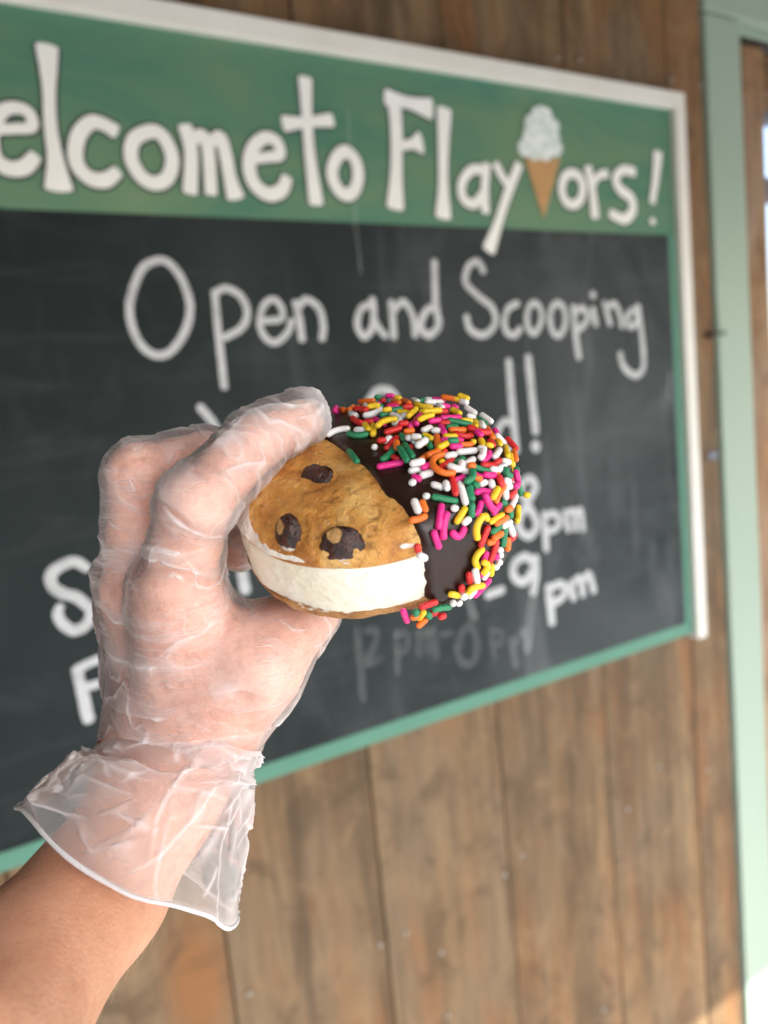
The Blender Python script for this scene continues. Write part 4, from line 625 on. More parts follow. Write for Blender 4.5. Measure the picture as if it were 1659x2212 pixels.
def film(name, base, crease_gain, rough, lines, back):
    k = Mat(name); v = k.coord('Object')
    cr = k.attr('crease'); n1 = k.noise(v, 55, 4, .6, .8)
    if lines:            # fine drawn-out pleats across hand and finger
        f = None
        for an in ('pleat_hand', 'pleat_finger'):
            a = k.n('ShaderNodeAttribute'); a.attribute_name = an
            n = k.noise(a.outputs['Vector'], 1.0, 2, .5, .5)
            r = k.ramp(k.math('ABSOLUTE', k.math('SUBTRACT', n, .5)), [(0., 1.), (.012, .8), (.05, 0.)])
            f = r if f is None else k.mix(k.attr('on_finger'), f, r)
        f = k.math('MULTIPLY', f, k.ramp(k.noise(v, 48, 2, .5), [(.42, 0.), (.62, 1.)]))
    else:                # crumpled sheet
        wv = k.n('ShaderNodeTexNoise'); k.l(v, wv.inputs['Vector']); wv.inputs['Scale'].default_value = 30
        vm = k.n('ShaderNodeVectorMath'); vm.operation = 'MULTIPLY_ADD'; k.l(wv.outputs['Color'], vm.inputs[0]); vm.inputs[1].default_value = (.012, .012, .012); k.l(v, vm.inputs[2])
        vo = k.n('ShaderNodeTexVoronoi'); vo.feature = 'DISTANCE_TO_EDGE'; k.l(vm.outputs[0], vo.inputs['Vector']); vo.inputs['Scale'].default_value = 62
        r = k.ramp(vo.outputs['Distance'], [(0., 1.), (.03, .6), (.14, 0.)])
        f = k.math('MULTIPLY', r, k.ramp(k.noise(v, 40, 2, .5), [(.40, 0.), (.6, 1.)]))
    cr = k.math('MINIMUM', k.math('ADD', cr, k.math('MULTIPLY', f, .20 if lines else .06)), 1.0)
    # film thickness: thin where stretched, thick where it bunches into folds
    op = k.math('ADD', k.math('ADD', base, k.math('MULTIPLY', cr, crease_gain)), k.math('MULTIPLY', k.math('SUBTRACT', n1, .5), .14))
    op = k.math('MINIMUM', k.math('MAXIMUM', op, .04), .90)
    ge = k.n('ShaderNodeNewGeometry'); dp = k.n('ShaderNodeVectorMath'); dp.operation = 'DOT_PRODUCT'
    k.l(ge.outputs['Normal'], dp.inputs[0]); k.l(ge.outputs['Incoming'], dp.inputs[1])
    path = k.math('DIVIDE', 1.0, k.math('MAXIMUM', k.math('ABSOLUTE', dp.outputs['Value']), .16))      # slab path length 1/cos
    op = k.math('SUBTRACT', 1.0, k.math('POWER', k.math('SUBTRACT', 1.0, op), path))
    n2 = k.noise(v, 260, 3, .6, 1.2); nb = k.bump(n2, .12, .0008); nb = k.bump(f, .3 if lines else .12, .0005, nb)
    d = k.n('ShaderNodeBsdfDiffuse'); d.inputs[0].default_value = (.93, .92, .92, 1); k.l(nb, d.inputs['Normal'])
    tl = k.n('ShaderNodeBsdfTranslucent'); tl.inputs[0].default_value = (.93, .92, .92, 1); k.l(nb, tl.inputs['Normal'])
    md = k.n('ShaderNodeMixShader'); md.inputs[0].default_value = back; k.l(d.outputs[0], md.inputs[1]); k.l(tl.outputs[0], md.inputs[2])
    t = k.n('ShaderNodeBsdfTransparent'); t.inputs[0].default_value = (.99, .98, .98, 1)
    x = k.n('ShaderNodeMixShader'); k.l(op, x.inputs[0]); k.l(t.outputs[0], x.inputs[1]); k.l(md.outputs[0], x.inputs[2])
    g = k.n('ShaderNodeBsdfGlossy'); g.inputs['Roughness'].default_value = rough; k.l(nb, g.inputs['Normal'])
    fr = k.n('ShaderNodeFresnel'); fr.inputs[0].default_value = 1.33; k.l(nb, fr.inputs['Normal'])
    y = k.n('ShaderNodeMixShader'); k.l(fr.outputs[0], y.inputs[0]); k.l(x.outputs[0], y.inputs[1]); k.l(g.outputs[0], y.inputs[2])
    return k.done(y.outputs[0])
M['film'] = film('glove_vinyl', .085, .62, .26, True, .28)
M['film_cuff'] = film('glove_vinyl_cuff', .20, .55, .20, False, .35)
M['film_rim'] = film('glove_vinyl_rim', .74, .2, .25, False, .3)
M['fingernail'] = Mat('fingernail'); M['fingernail'] = M['fingernail'].done(M['fingernail'].bsdf((.82, .66, .52), .25, None, .5))
def cookie(name, c0, c1, c2):
    k = Mat(name); v = k.coord('Object')
    n1 = k.noise(v, 85, 5, .62, .5); n2 = k.noise(v, 420, 4, .65, .4); n3 = k.noise(v, 1600, 2, .6); n0 = k.noise(v, 38, 3, .5, .6)
    c = k.ramp(k.math('ADD', k.math('MULTIPLY', n1, .65), k.math('MULTIPLY', n0, .35)), [(.40, c0), (.5, c1), (.60, c2)])
    c = k.mix(k.math('MULTIPLY', k.ramp(n2, [(.34, 1.), (.48, 0.)]), .5), c, (.24, .085, .018))
    c = k.mix(k.math('MULTIPLY', k.ramp(n3, [(.58, 0.), (.75, 1.)]), .35), c, (.75, .52, .27))
    c = k.mix(k.attr('crack'), c, (.22, .085, .022))
    vo = k.n('ShaderNodeTexVoronoi'); k.l(v, vo.inputs['Vector']); vo.inputs['Scale'].default_value = 620
    sug = k.math('MULTIPLY', k.ramp(vo.outputs['Distance'], [(.16, 1.), (.24, 0.)]), k.ramp(k.noise(v, 120, 2), [(.56, 0.), (.62, 1.)]))
    c = k.mix(k.math('MULTIPLY', sug, .55), c, (.88, .80, .66))
    sm = k.attr('smear'); edge = k.ramp(k.math('ADD', sm, k.math('MULTIPLY', k.math('SUBTRACT', n2, .5), .7)), [(.42, 0.), (.56, 1.)])
    c = k.mix(edge, c, (.86, .80, .70))
    h = k.math('ADD', k.math('MULTIPLY', n2, .7), k.math('MULTIPLY', n3, .3))
    h = k.math('ADD', h, k.math('MULTIPLY', sug, .5))
    rough = k.math('SUBTRACT', .52, k.math('MULTIPLY', k.ramp(n1, [(.5, 0.), (.7, 1.)]), .16))
    return k.done(k.bsdf(c, rough, k.bump(h, .8, .0014), .45, .12))
M['cookie'] = cookie('baked_cookie', (.44, .165, .028), (.64, .290, .056), (.74, .43, .13))
M['cookie_bottom'] = cookie('baked_cookie_underside', (.28, .115, .03), (.42, .195, .055), (.50, .27, .09))
def icecream():
    k = Mat('vanilla_ice_cream'); v = k.coord('Object')
    vb = k.coord('Object', (1, 1, .35))
    n1 = k.noise(v, 300, 4, .7, .3); n2 = k.noise(v, 1500, 3, .65); n3 = k.noise(v, 60, 3, .5)
    c = k.mix(k.ramp(n3, [(.35, 0.), (.7, 1.)]), (.89, .83, .65), (.94, .89, .76))
    h = k.math('ADD', k.math('MULTIPLY', n1, .5), k.math('MULTIPLY', n2, .5))
    return k.done(k.bsdf(c, .5, k.bump(h, .6, .0011), .35, .2, (1, .8, .5)))
M['ice'] = icecream()
def choc(name, col, rough):
    k = Mat(name); v = k.coord('Object')
    n1 = k.noise(v, 90, 3, .5, .5); n2 = k.noise(v, 800, 2, .5)
    vo = k.n('ShaderNodeTexVoronoi'); k.l(v, vo.inputs['Vector']); vo.inputs['Scale'].default_value = 420
    pit = k.math('MULTIPLY', k.ramp(vo.outputs['Distance'], [(.06, 1.), (.11, 0.)]), k.ramp(k.noise(v, 200, 2), [(.55, 0.), (.6, 1.)]))
    c = k.mix(n1, col, tuple(x * 1.5 for x in col)); c = k.mix(k.math('MULTIPLY', pit, .5), c, (.16, .08, .05))
    r = k.math('ADD', rough, k.math('MULTIPLY', k.math('SUBTRACT', n1, .5), .2))
    return k.done(k.bsdf(c, r, k.bump(k.math('ADD', n1, k.math('MULTIPLY', n2, .06)), .25, .0012), .5))
M['choc'] = choc('dipped_chocolate', (.017, .0065, .0042), .34)
def chip():
    k = Mat('baked_chip'); v = k.coord('Object'); n1 = k.noise(v, 420, 4, .65, .5); n2 = k.noise(v, 1300, 3, .6)
    c = k.mix(k.ramp(n1, [(.4, 0.), (.7, 1.)]), (.016, .005, .0035), (.085, .022, .010))
    c = k.mix(k.ramp(k.math('ADD', k.attr('crumb'), k.math('MULTIPLY', k.math('SUBTRACT', n1, .5), .5)), [(.42, 0.), (.50, 1.)]), c, k.mix(n2, (.36, .17, .045), (.62, .36, .13)))
    c = k.mix(k.ramp(k.math('ADD', k.attr('smear'), k.math('MULTIPLY', k.math('SUBTRACT', n1, .5), .8)), [(.45, 0.), (.62, .85)]), c, (.80, .74, .66))
    return k.done(k.bsdf(c, .24, k.bump(k.math('ADD', n1, n2), .6, .001), .6))
M['chip'] = chip()
SPR = {'P': (.80, .012, .24), 'O': (.88, .17, .006), 'W': (.84, .80, .76), 'R': (.66, .014, .012), 'Y': (.86, .56, .006), 'G': (.008, .22, .085)}
for q, c_ in SPR.items():
    k = Mat('sprinkle_' + {'P': 'pink', 'O': 'orange', 'W': 'white', 'R': 'red', 'Y': 'yellow', 'G': 'green'}[q])
    v = k.coord('Object', (1, 1, 1)); n1 = k.noise(v, 1.6, 3, .6); n2 = k.noise(v, 7, 2, .6)
    c = k.mix(k.math('MULTIPLY', k.ramp(n1, [(.4, 0.), (.75, 1.)]), .22), c_, tuple(min(1, x * .6 + .28) for x in c_))
    M[q] = k.done(k.bsdf(c, .42, k.bump(n2, .12, .05), .45, .1))

# ------------------------------------------------------------------ setting: ground, porch roof and added light blockers
M['ground'] = paint('pale_concrete', (.245, .25, .25), (.205, .21, .21), .8, 2)
g = mesh_obj('ground', [(-60, -80, 0), (60, -80, 0), (60, 40, 0), (-60, 40, 0)], [(0, 1, 2, 3)], M['ground']); tag(g, kind='structure')
M['soffit'] = paint('soffit_wood', (.13, .08, .048), (.10, .06, .035), .7, 6)
ROOF_Z, ROOF_Y = 2.72, -1.94
r_ = box('porch_roof', -6, 6, ROOF_Y, .6, ROOF_Z, ROOF_Z + .14, M['soffit']); tag(r_, kind='structure')

fb = box('eave_light_blocker', -6, 6, ROOF_Y - .03, ROOF_Y - .002, 2.26, ROOF_Z + .14, M['soffit']); tag(fb, kind='structure')  # added out of view to keep sky light off the upper wall
sw = box('left_light_blocker', -1.62, -1.50, -2.0, .05, 0, ROOF_Z, M['soffit']); tag(sw, kind='structure')  # made up, unseen: blocks light from the left so it falls from the right

# ------------------------------------------------------------------ plank wall
wall = empty('plank_wall', (0, 0, 0)); tag(wall, 'brown weathered wall of vertical wooden planks behind the chalkboard', 'wall')
PW = .2815; X_SEAM = .302
planks = []
for i in range(-6, 5):
    x0 = X_SEAM + (i) * PW; x1 = min(x0 + PW, 1.5475)
    if x1 - x0 < .02: continue
    o = box('plank', x0 + .0013, x1 - .0013, -.002 - .0015 * random.random(), .022, .0, 2.71, M['plank'], wall, .0025)
    if x1 > 1.54:                       # last plank scribed to the leaning door frame
        for v in o.data.vertices:
            if v.co.x > 0: v.co.x -= .0095 * (v.co.z / 1.355)
    planks.append((x0, x1, o))
box('backing', -1.45, 1.60, .056, .09, 0, 2.71, M['backing'], wall)
nm = None
for (x, z) in NAILS:
    pk = next((p for p in planks if p[0] <= x <= p[1]), planks[-1])[2]
    bm = bmesh.new(); bmesh.ops.create_uvsphere(bm, u_segments=10, v_segments=6, radius=.0047)
    for v in bm.verts: v.co.y *= .45
    me = bpy.data.meshes.new('nail_head'); bm.to_mesh(me); bm.free(); me.materials.append(M['nail'])
    for p_ in me.polygons: p_.use_smooth = True
    o = link(bpy.data.objects.new('nail_head', me), pk); o.location = Vector((x, -.0055, z)) - pk.location

# ------------------------------------------------------------------ chalkboard sign
sign = empty('chalkboard_sign', (.55, -.01, 1.19)); tag(sign, 'black chalkboard menu with green painted header and white frame on plank wall', 'sign')
def P_(o):            # parent with the world place kept
    o.parent = sign; o.location = o.location - sign.location; return o
BX0, BX1, BZ0, BZ1, HZ = -.62, 1.386, 1.217, 2.287, 2.041
P_(box('panel', BX0, BX1, -.022, -.006, BZ0, HZ, M['slate']))
P_(box('header', BX0, 1.409, -.0222, -.006, HZ, BZ1, M['header']))
P_(box('side_border', BX1, 1.409, -.0224, -.006, BZ0, HZ, M['border']))
P_(box('bottom_border', BX0, 1.409, -.0226, -.006, 1.191, BZ0, M['border']))
P_(box('top_frame', BX0 - .03, 1.439, -.036, -.006, BZ1, 2.318, M['white'], bev=.002))
P_(box('side_frame', 1.409, 1.4395, -.036, -.006, 1.178, BZ1, M['white'], bev=.002))
P_(box('side_frame', BX0 - .03, BX0, -.036, -.006, 1.178, BZ1, M['white'], bev=.002))
def catmull(pts, closed, n=7):
    pts = [np.array(p, float) for p in pts]; N = len(pts)
    if N == 2 and not closed: return [pts[0] + (pts[1] - pts[0]) * t for t in np.linspace(0, 1, 6)]
    out = []
    for i in range(N if closed else N - 1):
        g = (lambda j: pts[j % N]) if closed else (lambda j: pts[max(0, min(N - 1, j))])
        a, b, c, d = g(i - 1), g(i), g(i + 1), g(i + 2)
        for t in np.linspace(0, 1, n, endpoint=False):
            out.append(.5 * (2 * b + (c - a) * t + (2 * a - 5 * b + 4 * c - d) * t * t + (3 * b - a - 3 * c + d) * t ** 3))
    out.append(pts[0] if closed else pts[-1])
    return out
def ribbon(strokes, y, grow=0.0, caps=True, jit=0.0, flat=False):
    V, Fc = [], []
    for si, (closed, pts) in enumerate(strokes):
        pp = catmull(pts, closed); N = len(pp); ys = y - si * .00025
        base = len(V)
        for i, p in enumerate(pp):
            a = pp[max(i - 1, 0)]; b = pp[min(i + 1, N - 1)]
            if closed and i in (0, N - 1): a, b = pp[N - 2], pp[1]
            t = b[:2] - a[:2]; t = t / (np.linalg.norm(t) + 1e-9); nn = np.array((-t[1], t[0]))
            w = p[2] / 2 + grow; wl = w * (1 + jit * (random.random() - .5)); wr = w * (1 + jit * (random.random() - .5))
            yy = ys - .0002 * i / N
            V.append((p[0] + nn[0] * wl, yy, p[1] + nn[1] * wl)); V.append((p[0] - nn[0] * wr, yy, p[1] - nn[1] * wr))
            if i: Fc.append((base + 2 * i - 2, base + 2 * i - 1, base + 2 * i + 1, base + 2 * i))
        if caps and not closed:
            for e, sgn in ((0, -1), (N - 1, 1)):
                p = pp[e]; q = pp[1] if e == 0 else pp[N - 2]; t = (p[:2] - q[:2]); t = t / (np.linalg.norm(t) + 1e-9); nn = np.array((-t[1], t[0]))
                w = p[2] / 2 + grow; b0 = len(V); yy = ys - .0002 * e / N
                K = 7
                for j in range(K + 1):
                    an = math.pi * j / K; s_ = .28 if flat else .85
                    V.append((p[0] + nn[0] * w * math.cos(an) + t[0] * w * s_ * math.sin(an), yy, p[1] + nn[1] * w * math.cos(an) + t[1] * w * s_ * math.sin(an)))
                Fc.append(tuple(range(b0, b0 + K + 1)) if True else None)
    return V, Fc
def letter(name, strokes, y, mat, parent, **kw):
    V, Fc = ribbon(strokes, y, **kw); o = mesh_obj(name, V, Fc, mat)
    c0 = Vector(np.mean(V, axis=0)); o.data.transform(Matrix.Translation(-c0)); o.location = c0 - sign.location - (parent.location if parent is not sign else Vector()); o.parent = parent
    return o
for ch, st in PAINTED:
    L_ = letter('painted_letter', st, -.0238, M['letter'], sign, flat=True, jit=.04)
    V, Fc = ribbon(st, -.0228, grow=.0040, flat=True); o = mesh_obj('letter_outline', V, Fc, M['outline'], L_); o.location = -(L_.location + sign.location)
for ch, f, st in CHALK:
    letter('chalk_letter', st, -.0234, chalk_mat(f), sign, jit=.16)
letter('paint_drip', (DRIP,), -.0252, chalk_mat(.35), sign)
cn = mesh_obj('painted_cone', [(CONE[0][0], -.0246, CONE[0][1]), (CONE[1][0], -.0246, CONE[1][1]), (CONE[2][0], -.0246, CONE[2][1])], [(0, 2, 1)], M['cone'], sign); cn.location = -sign.location
V, Fc = [], []
for i, ((x, z), rr) in enumerate(PUFFS):
    b = len(V)
    for j in range(14):
        a_ = 2 * math.pi * j / 14; q = rr * 1.0 * (1 + .16 * random.random()); V.append((x + q * math.cos(a_), -.0250 - .0002 * i, z + q * math.sin(a_)))
    Fc.append(tuple(range(b, b + 14)))
o = mesh_obj('painted_scoop', V, Fc, M['puff'], sign); o.location = -sign.location

# ------------------------------------------------------------------ mint door frame, wood reveal and what shows past it
door = empty('door_frame', (1.6, 0, 0)); tag(door, 'mint green painted door frame beside the plank wall', 'door frame')
def child(o, p): o.parent = p; o.location = o.location - p.location; return o
jb = child(box('jamb', 1.556, 1.672, -.012, .05, 0, 2.500, M['trim'], bev=.004), door); jb.rotation_euler.y = -.0085
child(box('lintel', 1.544, 2.9, -.012, .05, 2.5045, 2.71, M['trim'], bev=.003), door)
child(box('jamb', 2.788, 2.9, -.012, .05, 0, 2.500, M['trim'], bev=.004), door)
child(box('stop', 1.665, 2.787, .018, .05, 2.490, 2.503, M['trim'], bev=.002), door)
child(box('gasket', 1.667, 2.787, .020, .05, 2.482, 2.4895, M['backing']), door)
post = empty('wood_post', (1.72, .1, 0)); tag(post, 'rough brown wooden post just inside the mint door frame', 'post')
child(box('plank', 1.684, 1.806, .030, .10, 0, 2.48, M['post'], bev=.004), post)
lou = empty('slatted_screen', (1.95, .30, 0)); tag(lou, 'stacked horizontal boards with bright gaps beyond the wooden post', 'screen')
for i, (z0, z1) in enumerate(((0, .9), (.93, 1.02), (1.05, 1.16), (1.19, 1.28), (1.31, 1.40), (1.43, 1.52), (1.56, 1.66), (2.485, 2.54), (2.545, 2.60), (2.605, 2.66), (2.665, 2.71))):
    child(box('board', 1.86, 2.9, .30, .33, z0, z1, M['post'], bev=.003), lou)
M['greypaint'] = paint('grey_blue_paint', (.16, .17, .22), (.12, .13, .17), .5)
child(box('rail', 1.86, 2.9, .30, .34, 2.455, 2.482, M['greypaint'], bev=.003), lou)
child(box('rail', 1.86, 2.9, .30, .34, 2.235, 2.30, M['greypaint'], bev=.003), lou)
hook = empty('latch_hook', (1.533, -.01, 1.837)); tag(hook, 'small dark iron latch hook on the plank edge beside the mint frame', 'hook')
child(box('pin', 1.523, 1.562, -.024, -.015, 1.834, 1.841, M['iron'], bev=.0015), hook)
child(box('eye_plate', 1.515, 1.526, -.022, -.004, 1.829, 1.843, M['iron'], bev=.002), hook)
strap = empty('metal_strap', (1.51, -.01, 1.571)); tag(strap, 'short grey metal strap fixed flat on the plank below the iron latch hook', 'strap')
child(box('plate', 1.505, 1.538, -.009, -.004, 1.563, 1.580, M['greypaint'], bev=.002), strap)

# ------------------------------------------------------------------ hand, arm and glove (signed distance fields meshed by surface nets)
def surface_nets(d, o, h):
    nx, ny, nz = d.shape; s = d < 0
    cnt = np.zeros((nx - 1, ny - 1, nz - 1), np.float32); acc = np.zeros((nx - 1, ny - 1, nz - 1, 3), np.float32)
    sl = lambda k, n: slice(k, n - 1 + k)
    for ax in range(3):
        for u in (0, 1):
            for v in (0, 1):
                k0 = [u, v]; k0.insert(ax, 0); k1 = list(k0); k1[ax] = 1
                a = d[sl(k0[0], nx), sl(k0[1], ny), sl(k0[2], nz)]; b = d[sl(k1[0], nx), sl(k1[1], ny), sl(k1[2], nz)]
                cr = (a < 0) != (b < 0); t = np.where(cr, a / np.where(cr, a - b, 1), 0)
                cnt += cr
                for c in range(3):
                    acc[..., c] += cr * (t if c == ax else k0[c])
    act = cnt > 0; idx = np.full(act.shape, -1, np.int64); idx[act] = np.arange(act.sum())
    I = np.argwhere(act); V = (I + acc[act] / cnt[act][:, None]) * h + o
    Q = []
    for ax in range(3):
        a = np.take(s, range(0, s.shape[ax] - 1), ax); b = np.take(s, range(1, s.shape[ax]), ax)
        E = np.argwhere(a != b); e1, e2 = [(1, 2), (2, 0), (0, 1)][ax]
        E = E[(E[:, e1] > 0) & (E[:, e2] > 0) & (E[:, e1] < idx.shape[e1]) & (E[:, e2] < idx.shape[e2])]
        def at(da, db):
            q = E.copy(); q[:, e1] -= da; q[:, e2] -= db; return idx[q[:, 0], q[:, 1], q[:, 2]]
        q = np.stack([at(1, 1), at(0, 1), at(0, 0), at(1, 0)], 1)
        fl = ~a[E[:, 0], E[:, 1], E[:, 2]]; q[fl] = q[fl][:, ::-1]; Q.append(q)
    Q = np.concatenate(Q); Q = Q[(Q >= 0).all(1)]
    return V, Q
def relax(V, Q, n, lam=.5):
    for _ in range(n):
        A = np.zeros_like(V); c = np.zeros(len(V))
        for i in range(4):
            a, b = Q[:, i], Q[:, (i + 1) % 4]
            np.add.at(A, a, V[b]); np.add.at(c, a, 1); np.add.at(A, b, V[a]); np.add.at(c, b, 1)
        V = V + lam * (A / np.maximum(c, 1)[:, None] - V)
    return V
def subdivide(V, Q):
    n = len(V); E = np.concatenate([np.stack([Q[:, i], Q[:, (i + 1) % 4]], 1) for i in range(4)]); E.sort(1)
    U, inv = np.unique(E[:, 0] * n + E[:, 1], return_inverse=True); m = len(Q)
    em = (V[U // n] + V[U % n]) / 2; fc = V[Q].mean(1); e = [n + inv[i * m:(i + 1) * m] for i in range(4)]; f = n + len(U) + np.arange(m)
    return np.concatenate([V, em, fc]), np.concatenate([np.stack([Q[:, i], e[i], f, e[(i + 3) % 4]], 1) for i in range(4)])
def vnormals(V, Q):
    f = np.cross(V[Q[:, 2]] - V[Q[:, 0]], V[Q[:, 3]] - V[Q[:, 1]]); N = np.zeros_like(V)
    for i in range(4): np.add.at(N, Q[:, i], f)
    return N / (np.linalg.norm(N, axis=1, keepdims=True) + 1e-12)
def smin(a, b, k):
    h = np.maximum(k - np.abs(a - b), 0) / k; return np.minimum(a, b) - h * h * k * .25
def field(groups, lo, hi, h):
    """groups: list of (chains, k inside, k to the rest, extra radius)"""
    lo = np.array(lo); n = np.ceil((np.array(hi) - lo) / h).astype(int) + 1
    X = [(lo[i] + np.arange(n[i]) * h).astype(np.float32) for i in range(3)]
    D = np.full(n, .05, np.float32)
    for chains, kin, kout, ex in groups:
        pts = np.array([p for c in chains for p in c]); pad = .018 + ex
        a = np.clip(np.floor(((pts[:, :3] - pts[:, 3:]).min(0) - pad - lo) / h).astype(int), 0, n)
        b = np.clip(np.ceil(((pts[:, :3] + pts[:, 3:]).max(0) + pad - lo) / h).astype(int) + 1, 0, n)
        if (b - a).min() <= 0: continue
        gx, gy, gz = np.meshgrid(*[X[i][a[i]:b[i]] for i in range(3)], indexing='ij')
        G = np.full(gx.shape, .05, np.float32)
        for c in chains:
            for p, q in zip(c, c[1:]):
                p = np.array(p, np.float32); q = np.array(q, np.float32); ab = q[:3] - p[:3]; L2 = float(ab @ ab)
                t = np.clip(((gx - p[0]) * ab[0] + (gy - p[1]) * ab[1] + (gz - p[2]) * ab[2]) / L2, 0, 1)
                dd = np.sqrt((gx - p[0] - ab[0] * t) ** 2 + (gy - p[1] - ab[1] * t) ** 2 + (gz - p[2] - ab[2] * t) ** 2) - (p[3] + ex + (q[3] - p[3]) * t)
                G = smin(G, dd, kin)
        sub = D[a[0]:b[0], a[1]:b[1], a[2]:b[2]]
        D[a[0]:b[0], a[1]:b[1], a[2]:b[2]] = smin(sub, G, kout)
    return D, lo
def bulge(c):          # knuckles a little thicker, finger shafts a little slimmer
    out = []
    for i, (p, q) in enumerate(zip(c, c[1:])):
        p, q = np.array(p), np.array(q); out.append(p); m = (p + q) / 2; m[3] *= .94; out.append(m)
    out.append(np.array(c[-1])); return out
PALM = [HAND[k] for k in ('palm_index', 'palm_middle', 'palm_ring', 'palm_little')]
FING = [bulge(HAND[k]) for k in ('index', 'middle', 'ring', 'little')]
def groups(ex, kp, kf, arm=True, FING=FING):
    g_ = [(PALM, .012, .001, ex), ([HAND['web']], .006, kp, ex), ([bulge(HAND['thumb'])], .004, kp * .8, ex)]
    g_ += [([f], .003, kf, ex) for f in FING]
    g_.append(([HAND['forearm']] if arm else [HAND['forearm'][:3]], .006, .016, ex))
    return g_
allp = np.array([p for c in HAND.values() for p in c])
lo = (allp[:, :3] - allp[:, 3:]).min(0) - .004; hi = (allp[:, :3] + allp[:, 3:]).max(0) + .004
h_ = .00115
Df, o_ = field(groups(-.0003, .012, .005), lo, hi, h_)
V, Q = surface_nets(Df, o_, h_); V = relax(V, Q, 3)
N = vnormals(V, Q)
V = V + N * ((fbm(V * 90, 3) - .5) * .0006)[:, None]
WR = np.array(HAND['forearm'][0][:3]); ARM = np.array(HAND['forearm'][2][:3]) - WR; ARM /= np.linalg.norm(ARM)
s_arm = (V - WR) @ ARM
base = Vector(np.array(HAND['forearm'][-1][:3]))
person = mesh_np('person', V - np.array(base), Q, M['skin']); person.location = base
tag(person, 'bare tanned forearm with gloved hand raised to hold the ice cream sandwich', 'person')
attr(person, 'tan', sstep(.018, .055, s_arm))
def unit(v): v = np.asarray(v, float); return v / np.linalg.norm(v)
CAMP = np.array(CAM_LOC)
# a mole on the forearm
mp = np.array(MOLE)
attr(person, 'mole', sstep(.0014, .0006, np.linalg.norm(V - mp, axis=1) + (fbm(V * 900, 2) - .5) * .0008))
# fine pale hairs on the bare forearm
hk = Mat('arm_hair'); M['hair'] = hk.done(hk.bsdf((.62, .42, .22), .35, None, .5))
rh = random.Random(4); cand = np.where((s_arm > .052) & (s_arm < .125))[0]; hv, hf = [], []
for _ in range(420):
    i = cand[rh.randrange(len(cand))]
    if (N[i] @ (CAMP - V[i])) < -.05: continue
    d_ = unit(-ARM * rh.uniform(.6, 1.0) * -1 + N[i] * rh.uniform(.12, .35) + np.cross(N[i], ARM) * rh.uniform(-.5, .5)); L_ = rh.uniform(.003, .007); w_ = np.cross(d_, N[i]) * .000035; b0 = len(hv)
    for t_ in (0, .5, 1):
        q_ = V[i] + d_ * L_ * t_ - N[i] * (L_ * .25 * t_ * t_ * .5); hv += [q_ - w_ * (1 - .8 * t_), q_ + w_ * (1 - .8 * t_), q_ + N[i] * .00005 * (1 - .8 * t_)]
    for k_ in (0, 3):
        for a_, c_ in ((0, 1), (1, 2), (2, 0)): hf.append((b0 + k_ + a_, b0 + k_ + c_, b0 + k_ + 3 + c_, b0 + k_ + 3 + a_))
o = mesh_obj('arm_hair', np.array(hv) - np.array(base), hf, M['hair'], person, True); tag(o, kind='stuff')
# fingernail of the index finger, under the film
def nail(tip, prev, r, up):
    d = unit(np.array(tip[:3]) - np.array(prev[:3])); u = unit(up - d * (up @ d)); w = np.cross(d, u); vs_ = []; fs = []
    for i in range(7):
        for j in range(9):
            t = i / 6; a = (j / 8 - .5) * 1.7; rr = r * 1.03 * (1 - .12 * t * t)
            vs_.append(np.array(tip[:3]) + d * (-.0035 + t * .010) + rr * (u * math.cos(a) * (1 - .25 * t * t) + w * math.sin(a) * (.95 - .25 * (t - .4) ** 2)))
    for i in range(6):
        for j in range(8): fs.append((i * 9 + j, i * 9 + j + 1, i * 9 + j + 10, i * 9 + j + 9))
    return vs_, fs
up_cam = np.array(CAM_ROT[1])
vs_, fs = nail(HAND['index'][3], HAND['index'][2], .0074, up_cam * 1.0 - np.array(CAM_ROT[0]) * .35 + np.array(CAM_ROT[2]) * .25)
o = mesh_obj('fingernail', np.array(vs_) - np.array(base), fs, M['fingernail'], person, True)

# glove: looser offset of the hand, wrinkled
keys = [k for k in HAND if k != 'forearm']
hp = np.array([p for k in keys for p in HAND[k]] + [list(p) for p in HAND['forearm'][:2]])
lo = (hp[:, :3] - hp[:, 3:]).min(0) - .006; hi = (hp[:, :3] + hp[:, 3:]).max(0) + .006
g_h = .00085
up_ = np.array(CAM_ROT[1]); rt_ = np.array(CAM_ROT[0])
gi = [np.array(p) for p in HAND['index']]; gi[3] = gi[3] + np.r_[up_ * .0009 - rt_ * .0004, .0007]; gi[2] = gi[2] + np.r_[up_ * .0003, .0004]
Df, o_ = field(groups(.0005, .015, .006, False, [bulge(gi)] + FING[1:]), lo, hi, g_h)
V, Q = surface_nets(Df, o_, g_h); V = relax(V, Q, 3); V, Q = subdivide(V, Q); V = relax(V, Q, 2, .4)
s_arm = (V - WR) @ ARM; keep = s_arm < .014
Q = Q[keep[Q].all(1)]; used = np.unique(Q); re = np.full(len(V), -1); re[used] = np.arange(len(used)); V = V[used]; Q = re[Q]
N = vnormals(V, Q)
segs = []
for k in ('index', 'middle', 'thumb', 'palm_index', 'palm_little', 'ring'):
    c = HAND[k]
    for p, q in zip(c, c[1:]): segs.append((np.array(p), np.array(q)))
disp = np.zeros(len(V)); cre = np.zeros(len(V)); wsum = np.zeros(len(V)) + 1e-9
